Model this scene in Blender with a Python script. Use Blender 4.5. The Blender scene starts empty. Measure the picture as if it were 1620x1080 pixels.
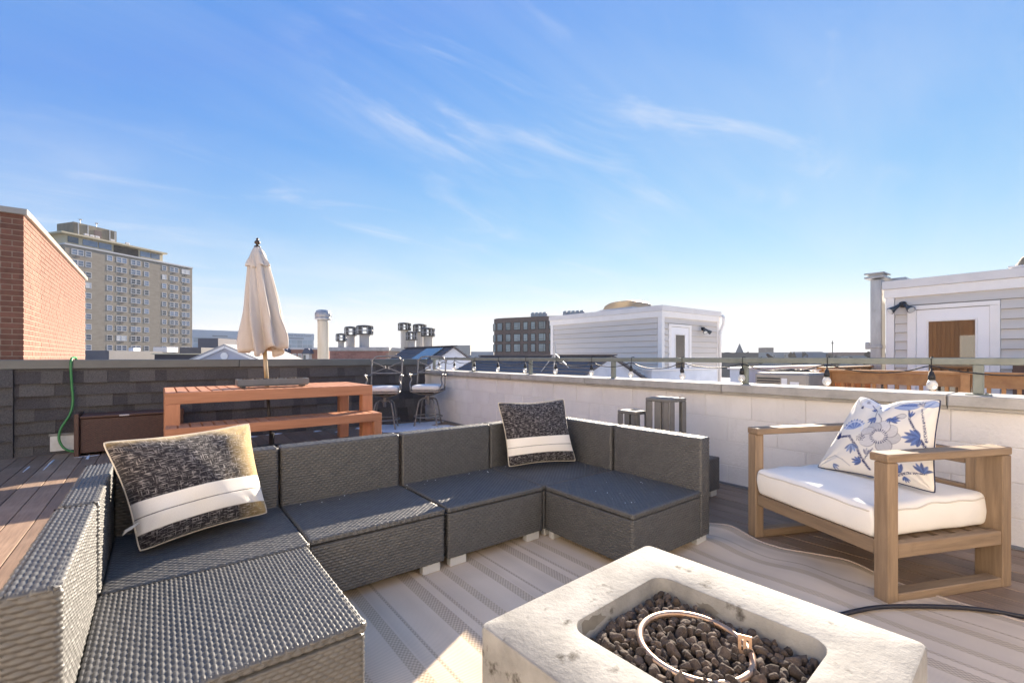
import bpy, math, random
import numpy as np
from mathutils import Vector, Matrix, noise as mnoise

sc = bpy.context.scene
R = math.radians
random.seed(7)
rng = np.random.default_rng(7)

# ------------------------------------------------------------------ camera, sky, sun, exposure
CAM_H = 1.12
cam = bpy.data.objects.new('camera', bpy.data.cameras.new('camera'))
sc.collection.objects.link(cam); sc.camera = cam
cam.data.lens = 16.0; cam.data.sensor_width = 36.0; cam.data.shift_y = 25 / 1620
cam.data.clip_start = 0.02; cam.data.clip_end = 9000
cam.location = (0, 0, CAM_H); cam.rotation_euler = (math.pi / 2, 0, -math.atan2(560, 720))

SUN_K = (2.45, 1.45)                                   # horizontal run of a shadow per metre of height
SUN_AZ = math.atan2(SUN_K[0], SUN_K[1]); SUN_EL = math.atan2(1, math.hypot(*SUN_K))
EXPOSURE = 1.95
sun_d = bpy.data.lights.new('sun', 'SUN'); sun_d.energy = 5.0; sun_d.angle = R(0.53); sun_d.color = (1.0, 0.86, 0.68)
sun = bpy.data.objects.new('sun', sun_d); sc.collection.objects.link(sun)
to_sun = Vector((math.sin(SUN_AZ) * math.cos(SUN_EL), math.cos(SUN_AZ) * math.cos(SUN_EL), math.sin(SUN_EL)))
sun.rotation_euler = to_sun.to_track_quat('Z', 'Y').to_euler(); sun.location = (20, 12, 15)

CLOUD_SEED = (12.4, 8.8, 0)
def build_world():
    w = bpy.data.worlds.new('World'); sc.world = w; w.use_nodes = True
    nt = w.node_tree; N = nt.nodes; L = nt.links
    bg = N['Background']
    sky = N.new('ShaderNodeTexSky'); sky.sky_type = 'NISHITA'; sky.sun_disc = False
    sky.sun_elevation = SUN_EL; sky.sun_rotation = SUN_AZ
    sky.air_density = 1.0; sky.dust_density = 0.0; sky.ozone_density = 3.0
    def math_(op, a, b=None, clamp=False):
        m = N.new('ShaderNodeMath'); m.operation = op; m.use_clamp = clamp
        for k, v in enumerate((a, b)):
            if v is None: continue
            if isinstance(v, (int, float)): m.inputs[k].default_value = v
            else: L.new(v, m.inputs[k])
        return m.outputs[0]
    sep = N.new('ShaderNodeSeparateColor'); L.new(sky.outputs[0], sep.inputs[0])
    # the blue of a clear winter sky: each channel given its own contrast, for the whole sky alike
    out = []
    for k, (a, n0, p, top) in enumerate(((0.064, 1.15, 1.72, 1.0), (0.312, 2.16, 0.92, 1.02), (0.87, 4.1, 0.22, 1.03))):
        v = math_('MULTIPLY', math_('POWER', math_('DIVIDE', sep.outputs[k], n0), p), a)
        out.append(math_('MAXIMUM', math_('MINIMUM', v, top), (0.064, 0.292, 0.80)[k]))
    out[0] = math_('MINIMUM', out[0], math_('MULTIPLY', out[1], 0.955))
    comb = N.new('ShaderNodeCombineColor')
    for k in range(3): L.new(out[k], comb.inputs[k])
    # thin cirrus, drawn out by the wind, on a sheet high overhead
    tc = N.new('ShaderNodeTexCoord')
    sx = N.new('ShaderNodeSeparateXYZ'); L.new(tc.outputs['Generated'], sx.inputs[0])
    zz = math_('ADD', math_('MAXIMUM', sx.outputs[2], 0.0), 0.16)
    cx = N.new('ShaderNodeCombineXYZ')
    L.new(math_('DIVIDE', sx.outputs[0], zz), cx.inputs[0]); L.new(math_('DIVIDE', sx.outputs[1], zz), cx.inputs[1])
    def wisp(rot, scale, seed, nscale, detail, lo, hi, dist):
        mp = N.new('ShaderNodeMapping'); L.new(cx.outputs[0], mp.inputs[0])
        mp.inputs['Rotation'].default_value = (0, 0, R(rot)); mp.inputs['Scale'].default_value = scale
        mp.inputs['Location'].default_value = seed
        nz = N.new('ShaderNodeTexNoise'); L.new(mp.outputs[0], nz.inputs[0])
        nz.inputs['Scale'].default_value = nscale; nz.inputs['Detail'].default_value = detail
        nz.inputs['Roughness'].default_value = 0.62; nz.inputs['Distortion'].default_value = dist
        mr = N.new('ShaderNodeMapRange'); mr.interpolation_type = 'SMOOTHSTEP'; L.new(nz.outputs[0], mr.inputs[0])
        mr.inputs[1].default_value = lo; mr.inputs[2].default_value = hi
        return mr.outputs[0]
    a = wisp(62, (0.75, 2.1, 1), CLOUD_SEED, 1.5, 8, 0.50, 0.80, 1.3)
    b = wisp(20, (0.5, 0.6, 1), (0.4, 5.2, 0), 1.0, 3, 0.40, 0.70, 0.4)
    c = wisp(75, (0.30, 1.2, 1), (8.3, 2.2, 0), 0.9, 6, 0.42, 0.85, 0.8)
    cl = math_('ADD', math_('MULTIPLY', math_('MULTIPLY', a, b), 0.52), math_('MULTIPLY', c, 0.20), True)
    # a thin milky veil, thicker towards the horizon, uneven
    veil = math_('MULTIPLY', math_('POWER', 2.718, math_('MULTIPLY', math_('MAXIMUM', sx.outputs[2], 0.0), -4.0)), math_('ADD', math_('MULTIPLY', b, 0.40), 0.52))
    cl = math_('ADD', cl, veil, True)
    mix = N.new('ShaderNodeMix'); mix.data_type = 'RGBA'
    L.new(cl, mix.inputs[0]); L.new(comb.outputs[0], mix.inputs[6]); mix.inputs[7].default_value = (0.93, 0.95, 1.0, 1)
    # colours above are as seen; take the exposure and the strength back out
    sc_ = N.new('ShaderNodeVectorMath'); sc_.operation = 'SCALE'; L.new(mix.outputs[2], sc_.inputs[0])
    STR = 0.15
    sc_.inputs[3].default_value = 1.0 / STR / 2 ** EXPOSURE
    L.new(sc_.outputs[0], bg.inputs[0]); bg.inputs[1].default_value = STR
build_world()
vs = sc.view_settings
vs.view_transform = 'Standard'; vs.look = 'None'; vs.gamma = 1.0; vs.exposure = EXPOSURE; vs.use_curve_mapping = False
sc.cycles.max_bounces = 8; sc.cycles.diffuse_bounces = 4; sc.cycles.glossy_bounces = 4; sc.cycles.transmission_bounces = 8
sc.cycles.caustics_reflective = False; sc.cycles.caustics_refractive = False
sc.cycles.use_denoising = True

# ------------------------------------------------------------------ materials
MATS = {}
def mat(name, col, col2=None, rough=0.6, metal=0.0, spec=0.5, scale=8.0, stretch=(1, 1, 1), detail=4, contrast=(0.35, 0.65),
        rnd=0.0, bump=0.0, bscale=None, bstretch=None, col3=None, scale3=3.0, range3=(0.55, 0.75), trans=0.0, space='world', coat=0.0, rough2=None, stretch3=(1, 1, 1)):
    """a Principled surface; noise laid in world (or object) space between col and col2, stains of col3, each object a little lighter or darker (rnd)"""
    if name in MATS: return MATS[name]
    m = bpy.data.materials.new(name); m.use_nodes = True; MATS[name] = m
    nt = m.node_tree; N = nt.nodes; L = nt.links; bs = N['Principled BSDF']
    c4 = lambda c: (c[0], c[1], c[2], 1)
    bs.inputs['Roughness'].default_value = rough; bs.inputs['Metallic'].default_value = metal
    bs.inputs['Specular IOR Level'].default_value = spec; bs.inputs['Coat Weight'].default_value = coat
    if trans: bs.inputs['Transmission Weight'].default_value = trans
    if space == 'world':
        g = N.new('ShaderNodeNewGeometry'); vec = g.outputs['Position']
    else:
        g = N.new('ShaderNodeTexCoord'); vec = g.outputs[space]
    if rnd:                                              # let alike pieces show different grain
        oi = N.new('ShaderNodeObjectInfo'); ad = N.new('ShaderNodeVectorMath'); ad.operation = 'MULTIPLY_ADD'
        ad.inputs[1].default_value = (1, 1, 1); L.new(vec, ad.inputs[0])
        sc3 = N.new('ShaderNodeVectorMath'); sc3.operation = 'SCALE'; sc3.inputs[0].default_value = (7, 11, 5)
        L.new(oi.outputs['Random'], sc3.inputs[3]); L.new(sc3.outputs[0], ad.inputs[2]); vec = ad.outputs[0]
    def noise(sc_, st, det):
        mp = N.new('ShaderNodeMapping'); mp.inputs['Scale'].default_value = st; L.new(vec, mp.inputs[0])
        nz = N.new('ShaderNodeTexNoise'); nz.inputs['Scale'].default_value = sc_; nz.inputs['Detail'].default_value = det
        nz.inputs['Roughness'].default_value = 0.6; L.new(mp.outputs[0], nz.inputs[0]); return nz.outputs[0]
    def rng_(v, lo, hi):
        mr = N.new('ShaderNodeMapRange'); mr.inputs[1].default_value = lo; mr.inputs[2].default_value = hi; L.new(v, mr.inputs[0]); return mr.outputs[0]
    cur = None
    if col2 is not None:
        mx = N.new('ShaderNodeMix'); mx.data_type = 'RGBA'; f1 = rng_(noise(scale, stretch, detail), *contrast); L.new(f1, mx.inputs[0])
        mx.inputs[6].default_value = c4(col); mx.inputs[7].default_value = c4(col2); cur = mx.outputs[2]
        if rough2 is not None:
            mq = N.new('ShaderNodeMapRange'); L.new(f1, mq.inputs[0]); mq.inputs[3].default_value = rough; mq.inputs[4].default_value = rough2
            L.new(mq.outputs[0], bs.inputs['Roughness'])
    if col3 is not None:
        mx = N.new('ShaderNodeMix'); mx.data_type = 'RGBA'; L.new(rng_(noise(scale3, stretch3, 8), *range3), mx.inputs[0])
        if cur is None: mx.inputs[6].default_value = c4(col)
        else: L.new(cur, mx.inputs[6])
        mx.inputs[7].default_value = c4(col3); cur = mx.outputs[2]
    if rnd:
        hs = N.new('ShaderNodeHueSaturation'); mr = N.new('ShaderNodeMapRange'); L.new(oi.outputs['Random'], mr.inputs[0])
        mr.inputs[3].default_value = 1 - rnd; mr.inputs[4].default_value = 1 + rnd; L.new(mr.outputs[0], hs.inputs['Value'])
        if cur is None: hs.inputs['Color'].default_value = c4(col)
        else: L.new(cur, hs.inputs['Color'])
        cur = hs.outputs[0]
    if cur is None: bs.inputs['Base Color'].default_value = c4(col)
    else: L.new(cur, bs.inputs['Base Color'])
    if bump:
        bp = N.new('ShaderNodeBump'); bp.inputs['Strength'].default_value = 1.0; bp.inputs['Distance'].default_value = bump
        L.new(noise(bscale or scale * 4, bstretch or stretch, 5), bp.inputs['Height']); L.new(bp.outputs[0], bs.inputs['Normal'])
    return m

# ------------------------------------------------------------------ mesh helpers
class MB:
    def __init__(s): s.v = []; s.f = []
    def add(s, vs_, fs):
        o = len(s.v); s.v.extend([tuple(p) for p in vs_]); s.f.extend([tuple(i + o for i in f) for f in fs]); return s
    def box(s, x0, x1, y0, y1, z0, z1, b=0.0, rz=0.0, piv=None):
        c = ((x0 + x1) / 2, (y0 + y1) / 2, (z0 + z1) / 2); h = (abs(x1 - x0) / 2, abs(y1 - y0) / 2, abs(z1 - z0) / 2)
        if b <= 0:
            V = [(c[0] + sx * h[0], c[1] + sy * h[1], c[2] + sz * h[2]) for sx in (-1, 1) for sy in (-1, 1) for sz in (-1, 1)]
            F = [(0, 1, 3, 2), (4, 6, 7, 5), (0, 4, 5, 1), (2, 3, 7, 6), (0, 2, 6, 4), (1, 5, 7, 3)]
        else:
            b = min(b, min(h) * 0.49); V = []; idx = {}
            S = [(a, d, e) for a in (-1, 1) for d in (-1, 1) for e in (-1, 1)]
            for sg in S:
                for ax in range(3):
                    idx[sg + (ax,)] = len(V)
                    V.append(tuple(c[k] + sg[k] * (h[k] - (0 if k == ax else b)) for k in range(3)))
            F = []
            for ax in range(3):
                o1, o2 = [k for k in range(3) if k != ax]
                for sg in (-1, 1):
                    q = []
                    for p, r in ((-1, -1), (1, -1), (1, 1), (-1, 1)):
                        t = [0, 0, 0]; t[ax] = sg; t[o1] = p; t[o2] = r; q.append(idx[tuple(t) + (ax,)])
                    F.append(q)
                for p in (-1, 1):
                    for r in (-1, 1):
                        t0 = [0, 0, 0]; t0[ax] = -1; t0[o1] = p; t0[o2] = r; t1 = list(t0); t1[ax] = 1
                        F.append([idx[tuple(t0) + (o1,)], idx[tuple(t1) + (o1,)], idx[tuple(t1) + (o2,)], idx[tuple(t0) + (o2,)]])
            for sg in S: F.append([idx[sg + (k,)] for k in range(3)])
            F2 = []
            for q in F:
                a, d, e = (Vector(V[q[k]]) for k in range(3))
                n = (d - a).cross(e - a); m = sum((Vector(V[k]) for k in q), Vector()) / len(q) - Vector(c)
                F2.append(tuple(q) if n.dot(m) > 0 else tuple(reversed(q)))
            F = F2
        if rz:
            p = piv or c; cs, sn = math.cos(rz), math.sin(rz)
            V = [(p[0] + (x - p[0]) * cs - (y - p[1]) * sn, p[1] + (x - p[0]) * sn + (y - p[1]) * cs, z) for x, y, z in V]
        return s.add(V, F)
    def bar(s, a, b, w, h, up=(0, 0, 1)):
        """a bar of section w x h from a to b"""
        a, b = Vector(a), Vector(b); d = (b - a).normalized(); u = Vector(up)
        if abs(d.dot(u)) > 0.99: u = Vector((0, 1, 0))
        x = d.cross(u).normalized(); y = x.cross(d).normalized(); V = []
        for p in (a, b):
            for i, j in ((-1, -1), (1, -1), (1, 1), (-1, 1)): V.append(p + x * (i * w / 2) + y * (j * h / 2))
        return s.add(V, [(0, 1, 2, 3), (7, 6, 5, 4), (0, 4, 5, 1), (1, 5, 6, 2), (2, 6, 7, 3), (3, 7, 4, 0)])
    def tube(s, pts, r, n=8, closed=False):
        pts = [Vector(p) for p in pts]; m = len(pts); rr = r if isinstance(r, (list, tuple)) else [r] * m
        V = []; F = []; prev = None
        for i, p in enumerate(pts):
            if closed: d = pts[(i + 1) % m] - pts[i - 1]
            else: d = pts[min(i + 1, m - 1)] - pts[max(i - 1, 0)]
            d = d.normalized() if d.length > 1e-9 else Vector((0, 0, 1))
            if prev is None:
                u = Vector((0, 0, 1)) if abs(d.z) < 0.9 else Vector((1, 0, 0)); x = d.cross(u).normalized()
            else:
                x = prev - d * prev.dot(d); x = x.normalized() if x.length > 1e-6 else d.orthogonal().normalized()
            prev = x; y = d.cross(x)
            for k in range(n):
                a = 2 * math.pi * k / n; V.append(p + (x * math.cos(a) + y * math.sin(a)) * rr[i])
        for i in range(m if closed else m - 1):
            j = (i + 1) % m
            for k in range(n): F.append((i * n + k, i * n + (k + 1) % n, j * n + (k + 1) % n, j * n + k))
        if not closed: F.append(tuple(reversed(range(n)))); F.append(tuple((m - 1) * n + k for k in range(n)))
        return s.add(V, F)
    def lathe(s, prof, n=24, c=(0, 0, 0), cap=True):
        V = []; F = []
        for r, z in prof:
            for k in range(n):
                a = 2 * math.pi * k / n; V.append((c[0] + r * math.cos(a), c[1] + r * math.sin(a), c[2] + z))
        for i in range(len(prof) - 1):
            for k in range(n): F.append((i * n + k, i * n + (k + 1) % n, (i + 1) * n + (k + 1) % n, (i + 1) * n + k))
        if cap:
            F.append(tuple(reversed(range(n)))); F.append(tuple((len(prof) - 1) * n + k for k in range(n)))
        return s.add(V, F)
    def prism(s, poly, axis, a, b):
        """a polygon (2-D points in the other two axes, in order) drawn out along axis from a to b"""
        n = len(poly); V = []
        for t in (a, b):
            for p, q in poly:
                V.append({'x': (t, p, q), 'y': (p, t, q), 'z': (p, q, t)}[axis])
        F = [tuple(range(n)), tuple(range(2 * n - 1, n - 1, -1))] + [(k, k + n, (k + 1) % n + n, (k + 1) % n) for k in range(n)]
        return s.add(V, F)
    def rbox(s, c, size, r, n=6, deform=None):
        h = [k / 2 for k in size]; V = []; F = []; key = {}
        def put(p):
            kk = tuple(round(x, 6) for x in p)
            if kk in key: return key[kk]
            inn = [max(-(h[k] - r), min(h[k] - r, p[k])) for k in range(3)]
            d = Vector([p[k] - inn[k] for k in range(3)])
            q = Vector(inn) + (d.normalized() * r if d.length > 1e-9 else d)
            if deform: q = Vector(deform(q))
            key[kk] = len(V); V.append((q[0] + c[0], q[1] + c[1], q[2] + c[2])); return key[kk]
        def steps(k):
            a = [-h[k] + r * t for t in (0, 0.25, 0.6)]
            return a + [-(h[k] - r) + 2 * (h[k] - r) * t / n for t in range(n + 1)] + [-t for t in reversed(a)]
        for ax in range(3):
            o1, o2 = (ax + 1) % 3, (ax + 2) % 3; A = steps(o1); B = steps(o2)
            for sg in (-1, 1):
                for i in range(len(A) - 1):
                    for j in range(len(B) - 1):
                        q = []
                        for p, t in ((A[i], B[j]), (A[i + 1], B[j]), (A[i + 1], B[j + 1]), (A[i], B[j + 1])):
                            w = [0, 0, 0]; w[ax] = sg * h[ax]; w[o1] = p; w[o2] = t; q.append(put(w))
                        F.append(tuple(q) if sg > 0 else tuple(reversed(q)))
        return s.add(V, F)
    def mesh(s, name, off=(0, 0, 0), smooth=False):
        me = bpy.data.meshes.new(name)
        me.from_pydata([(x - off[0], y - off[1], z - off[2]) for x, y, z in s.v], [], s.f)
        if smooth: me.polygons.foreach_set('use_smooth', [True] * len(me.polygons))
        me.update(); return me

def link(o): sc.collection.objects.link(o); return o
BASE = {}
def tag(o, label=None, cat=None, group=None, kind=None):
    if label: o['label'] = label
    if cat: o['category'] = cat
    if group: o['group'] = group
    if kind: o['kind'] = kind
    return o
def thing(name, label, cat, base=(0, 0, 0), rz=0.0, group=None):
    o = bpy.data.objects.new(name, None); link(o); o.empty_display_size = 0.05
    o.location = base; o.rotation_euler = (0, 0, rz); BASE[o.name] = tuple(base) if not rz else None
    return tag(o, label, cat, group)
def obj(name, mb, m, parent=None, base=None, local=False, smooth=False, shade=None):
    """one mesh object. Geometry is given in world coordinates unless local; base: origin of a top-level object"""
    off = (0, 0, 0)
    if parent is not None and not local: off = BASE.get(parent.name) or (0, 0, 0)
    if parent is None and base is not None: off = base
    me = mb if isinstance(mb, bpy.types.Mesh) else mb.mesh(name, off, smooth)
    if not me.materials: me.materials.append(m)
    o = bpy.data.objects.new(name, me); link(o)
    if parent is not None: o.parent = parent; BASE[o.name] = off if not local else (0, 0, 0)
    else: o.location = off; BASE[o.name] = tuple(off)
    if shade: 
        for p in me.polygons: p.use_smooth = True
        try: me.set_sharp_from_angle(angle=R(shade))
        except Exception: pass
    return o
def put(name, me, parent, loc, rot=(0, 0, 0), scale=(1, 1, 1)):
    """a piece that shares its mesh; loc is in the parent's space"""
    o = bpy.data.objects.new(name, me); link(o); o.parent = parent; o.location = loc; o.rotation_euler = rot; o.scale = scale
    return o
def local_of(parent, p):
    b = BASE.get(parent.name) or (0, 0, 0); return (p[0] - b[0], p[1] - b[1], p[2] - b[2])
# ------------------------------------------------------------------ palette
m_deck = mat('composite_deck_boards', (0.30, 0.205, 0.142), (0.205, 0.138, 0.096), rough=0.55, scale=9, stretch=(9, 0.5, 4), rnd=0.20, bump=0.0012, bscale=30, bstretch=(9, 0.35, 4), col3=(0.38, 0.275, 0.20), scale3=2.2, range3=(0.52, 0.8))
m_sub = mat('dark_joists', (0.03, 0.025, 0.02), rough=0.9)
m_white_block = mat('white_painted_block', (0.83, 0.80, 0.775), (0.76, 0.73, 0.705), rough=0.75, scale=3, detail=6, rnd=0.03, bump=0.0045, bscale=50, bstretch=(1, 1, 1), col3=(0.66, 0.63, 0.60), scale3=2.2, range3=(0.56, 0.90), stretch3=(1, 3.5, 0.5))
m_mortar_white = mat('painted_mortar', (0.72, 0.69, 0.665), rough=0.85)
m_coping = mat('concrete_coping', (0.50, 0.48, 0.45), (0.38, 0.365, 0.34), rough=0.85, spec=0.2, scale=7, detail=8, rnd=0.05, bump=0.002, bscale=90, bstretch=(1, 1, 1), col3=(0.27, 0.26, 0.24), scale3=5.5, range3=(0.60, 0.80))
m_rail = mat('grey_green_rail_paint', (0.24, 0.26, 0.225), (0.19, 0.21, 0.185), rough=0.45, scale=10, detail=6, col3=(0.16, 0.09, 0.05), scale3=16, range3=(0.70, 0.78), bump=0.0004, bscale=120)
m_cap = mat('slate_metal_cap', (0.115, 0.130, 0.130), (0.095, 0.105, 0.108), rough=0.38, scale=3, spec=0.6)
sh_args = dict(rough=0.95, scale=95, detail=4, contrast=(0.35, 0.65), rnd=0.14, bump=0.004, bscale=180)
m_shingle = [mat('asphalt_shingle_mid', (0.115, 0.109, 0.108), (0.060, 0.057, 0.058), **sh_args),
             mat('asphalt_shingle_pale', (0.132, 0.124, 0.118), (0.075, 0.071, 0.068), **sh_args),
             mat('asphalt_shingle_dark', (0.088, 0.082, 0.085), (0.045, 0.042, 0.045), **sh_args)]
m_brick = mat('red_brick', (0.205, 0.094, 0.065), (0.155, 0.068, 0.047), rough=0.85, scale=14, detail=4, rnd=0.16, bump=0.002, bscale=80)
m_mortar = mat('pale_mortar', (0.36, 0.285, 0.23), (0.29, 0.23, 0.185), rough=0.95, scale=30)
m_roof_grey = mat('white_roof_membrane', (0.80, 0.77, 0.73), (0.70, 0.67, 0.63), rough=0.85, scale=0.8, detail=6)
m_ground = mat('city_ground', (0.14, 0.14, 0.13), (0.09, 0.10, 0.08), rough=0.95, scale=0.02, detail=8)
m_trim = mat('white_trim', (0.86, 0.82, 0.78), (0.82, 0.78, 0.74), rough=0.45, scale=4, rnd=0.02)
m_siding = mat('vinyl_siding', (0.66, 0.61, 0.555), (0.61, 0.565, 0.515), rough=0.6, scale=3, stretch=(0.4, 0.4, 3), rnd=0.04)
m_fascia = mat('grey_white_fascia', (0.74, 0.71, 0.69), (0.68, 0.65, 0.63), rough=0.5, scale=2, rnd=0.02)
m_glass = mat('window_glass', (0.035, 0.045, 0.055), rough=0.05, spec=1.0, coat=0.6)
m_dark = mat('black_metal', (0.022, 0.022, 0.024), rough=0.5)
m_galv = mat('galvanised_metal', (0.50, 0.51, 0.52), (0.36, 0.36, 0.37), rough=0.42, metal=0.35, scale=6, stretch=(1, 1, 0.3), col3=(0.34, 0.26, 0.16), scale3=5, range3=(0.62, 0.8))
m_darkroof = mat('dark_roof_shingles', (0.15, 0.14, 0.145), (0.10, 0.095, 0.10), rough=0.95, scale=60, stretch=(1, 1, 2), rnd=0.12, bump=0.004, bscale=60)
m_snow = mat('thin_snow', (0.84, 0.86, 0.90), (0.76, 0.79, 0.85), rough=0.6, scale=30, bump=0.003, bscale=60)

# ------------------------------------------------------------------ ground and the roofs around
g = MB(); g.add([(-1800, -1800, -12), (2600, -1800, -12), (2600, 2600, -12), (-1800, 2600, -12)], [(0, 1, 2, 3)])
tag(obj('ground', g, m_ground, base=(0, 0, -12)), kind='structure')

# the deck: joists below, boards along Y
sub = MB(); sub.box(-4.4, 3.96, -3.0, 7.45, -0.30, -0.034)
deck = tag(obj('deck', sub, m_sub, base=(0, 0, -0.3)), kind='structure')
PITCH = 0.14
bm_ = MB(); bm_.box(-PITCH / 2 + 0.0028, PITCH / 2 - 0.0028, -3.0, 7.44, -0.03, 0.0, 0.0025)
board_me = bm_.mesh('deck_board'); board_me.materials.append(m_deck)
n = 0
x = 3.955 - PITCH / 2
while x > -4.3:
    put('deck_board', board_me, deck, (x, 0, 0.3 + random.uniform(-0.0012, 0.0012))); x -= PITCH

# the building our deck stands on
hb = MB(); hb.box(-4.4, 4.2, -3.0, 7.72, -12, -0.305)
tag(obj('roof_terrace_building', hb, m_brick, base=(0, 2, -12)), 'brick building that carries the roof deck', 'building')

# ------------------------------------------------------------------ shingled parapet along the back
WY = 7.45
core = MB(); core.box(-4.4, 3.80, WY, WY + 0.30, -0.3, 1.04)
bw = tag(obj('shingled_parapet', core, m_shingle[2], base=(1.2, WY + 0.15, -0.3)), 'long parapet clad in charcoal shingles with a slate metal cap', 'parapet wall')
cap = MB(); cap.box(-4.42, 0.9, WY - 0.035, WY + 0.34, 0.985, 1.092, 0.006); obj('metal_cap', cap, m_cap, bw)
cap = MB(); cap.box(0.904, 3.83, WY - 0.035, WY + 0.34, 0.985, 1.092, 0.006); obj('metal_cap', cap, m_cap, bw)
shcache = {}
def shingle_mesh(w, h, k):
    key = (round(w, 2), round(h, 3), k)
    if key not in shcache:
        b = MB(); w_, h_ = key[0], key[1]
        t0 = 0.004 + 0.003 * (k == 1); t1 = 0.026 + 0.005 * (k == 1)       # thin above, thick butt edge below
        V = [(0, -t0, h_), (w_, -t0, h_), (w_, -t1, 0), (0, -t1, 0), (0, 0, h_), (w_, 0, h_), (w_, 0, 0), (0, 0, 0)]
        b.add(V, [(0, 3, 2, 1), (3, 7, 6, 2), (0, 4, 7, 3), (1, 2, 6, 5), (0, 1, 5, 4)])
        me = b.mesh('shingle'); me.materials.append(m_shingle[k]); shcache[key] = me
    return shcache[key]
EXPO = 0.142
nsh = 0
for r in range(7):
    z0 = 0.985 - 0.026 - EXPO * (r + 1) if r >= 0 else 0
    zt = z0 + EXPO
    x = -1.27 - random.uniform(0, 0.1)
    while x < 3.80:
        k = random.choices((0, 1, 2), (5, 4, 4))[0]
        w = round(random.uniform(0.13, 0.25), 2) if k != 2 else round(random.uniform(0.09, 0.19), 2)
        x1 = max(x, -1.27); w = round(min(w - (x1 - x), 3.80 - x1), 2)
        if w > 0.02:
            zz = z0 if z0 > 0 else 0.0
            o = put('shingle', shingle_mesh(w - 0.001, zt - zz, k), bw, local_of(bw, (x1, WY - 0.001 - (0.004 if k == 1 else 0), zz)), (R(-0.6), 0, 0)); nsh += 1
        x = x1 + max(w, 0.02)
    # the pale strip of the top course under the cap
tp = MB(); tp.box(-1.27, 3.80, WY - 0.012, WY, 0.958, 0.984); obj('starter_strip', tp, m_shingle[0], bw)
# the turned end at the left: large single shingles on a pier that stands a little proud
pier = MB(); pier.box(-4.40, -1.275, WY - 0.03, WY - 0.001, 0, 0.984); pr = obj('pier', pier, m_shingle[2], bw)
for k in range(5):
    for j in range(4):
        x1 = -1.272 - 0.5 * (j + 1)
        b = MB(); z0 = max(0, 0.985 - 0.2 * (k + 1)); z1 = z0 + 0.195
        b.add([(x1, WY - 0.036, z1), (x1 + 0.494, WY - 0.036, z1), (x1 + 0.494 + 0.006, WY - 0.062, z0), (x1, WY - 0.062, z0), (x1, WY - 0.03, z1), (x1 + 0.494, WY - 0.03, z1), (x1 + 0.494, WY - 0.03, z0), (x1, WY - 0.03, z0)],
              [(0, 3, 2, 1), (3, 7, 6, 2), (0, 4, 7, 3), (1, 2, 6, 5), (0, 1, 5, 4)])
        obj('shingle', b, m_shingle[(k + j) % 2 if k % 3 else 0], pr)
# scupper opening near the floor, boxed in white
s_ = MB(); s_.box(-0.985, -0.745, WY - 0.030, WY - 0.012, 0.03, 0.205, 0.003); sp = obj('scupper_board', s_, mat('white_foam_board', (0.78, 0.78, 0.76), (0.66, 0.65, 0.6), rough=0.8, scale=12), bw)
s_ = MB(); s_.box(-0.995, -0.745, WY - 0.034, WY - 0.012, 0.207, 0.235, 0.003); obj('scupper_lintel', s_, mat('grey_flashing', (0.3, 0.29, 0.27), (0.22, 0.2, 0.18), rough=0.7, scale=20), bw)

# ------------------------------------------------------------------ white block parapet along the right
WX = 3.965
core = MB(); core.box(WX + 0.006, WX + 0.23, -3.0, 7.9, -0.3, 0.797)
rw = tag(obj('block_parapet', core, m_mortar_white, base=(WX + 0.115, 2.5, -0.3)), 'white painted block parapet with concrete coping slabs', 'parapet wall')
blk = MB(); blk.box(0, 0.2, 0, 0.404, 0, 0.2005, 0.0022); blk_me = blk.mesh('block'); blk_me.materials.append(m_white_block)
blk = MB(); blk.box(0, 0.2, 0, 0.404, 0, 0.17, 0.0022); blk0_me = blk.mesh('block'); blk0_me.materials.append(m_white_block)
for r, z in enumerate((0.0005, 0.1785, 0.384, 0.5895)):
    y = -2.9 + (0.205 if r % 2 else 0)
    while y < 7.4:
        put('block', blk0_me if r == 0 else blk_me, rw, local_of(rw, (WX + random.uniform(-0.0006, 0.0006), y, z + 0.0015)), (0, 0, 0), (1, 1, 1 if r == 0 else 1.0)); y += 0.4085
y = -3.0; 
for ln in (2.15, 1.43, 1.45, 1.62, 1.40, 1.55, 1.30):
    b = MB(); b.box(3.902, 4.245, y + 0.003, y + ln - 0.003, 0.815, 0.886, 0.006); b.box(3.925, 4.22, y + 0.003, y + ln - 0.003, 0.797, 0.8148)
    obj('coping_slab', b, m_coping, rw); y += ln
ff = MB(); ff.box(3.957, 3.967, -3.0, 7.4, 0.0, 0.018); obj('floor_strip', ff, mat('grey_flashing_strip', (0.22, 0.23, 0.26), rough=0.6), rw)

# rail on the coping
rail = thing('steel_railing', 'grey green steel handrail on posts along the coping', 'railing', (4.02, 2.5, 0.886))
b = MB(); b.box(3.998, 4.040, -3.0, 7.6, 1.072, 1.117, 0.005); obj('handrail', b, m_rail, rail)
for y in (-0.97, 0.452, 1.872, 3.319, 4.754, 6.18, 7.5):
    b = MB(); b.box(3.999, 4.039, y - 0.024, y + 0.024, 0.893, 1.0715, 0.004); p = obj('post', b, m_rail, rail)
    b = MB(); b.box(3.97, 4.07, y - 0.055, y + 0.055, 0.8862, 0.8925, 0.002); b.lathe([(0.008, 0), (0.008, 0.008), (0.004, 0.011)], 8, (3.985, y - 0.04, 0.8926)); obj('base_plate', b, m_rail, p)

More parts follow.
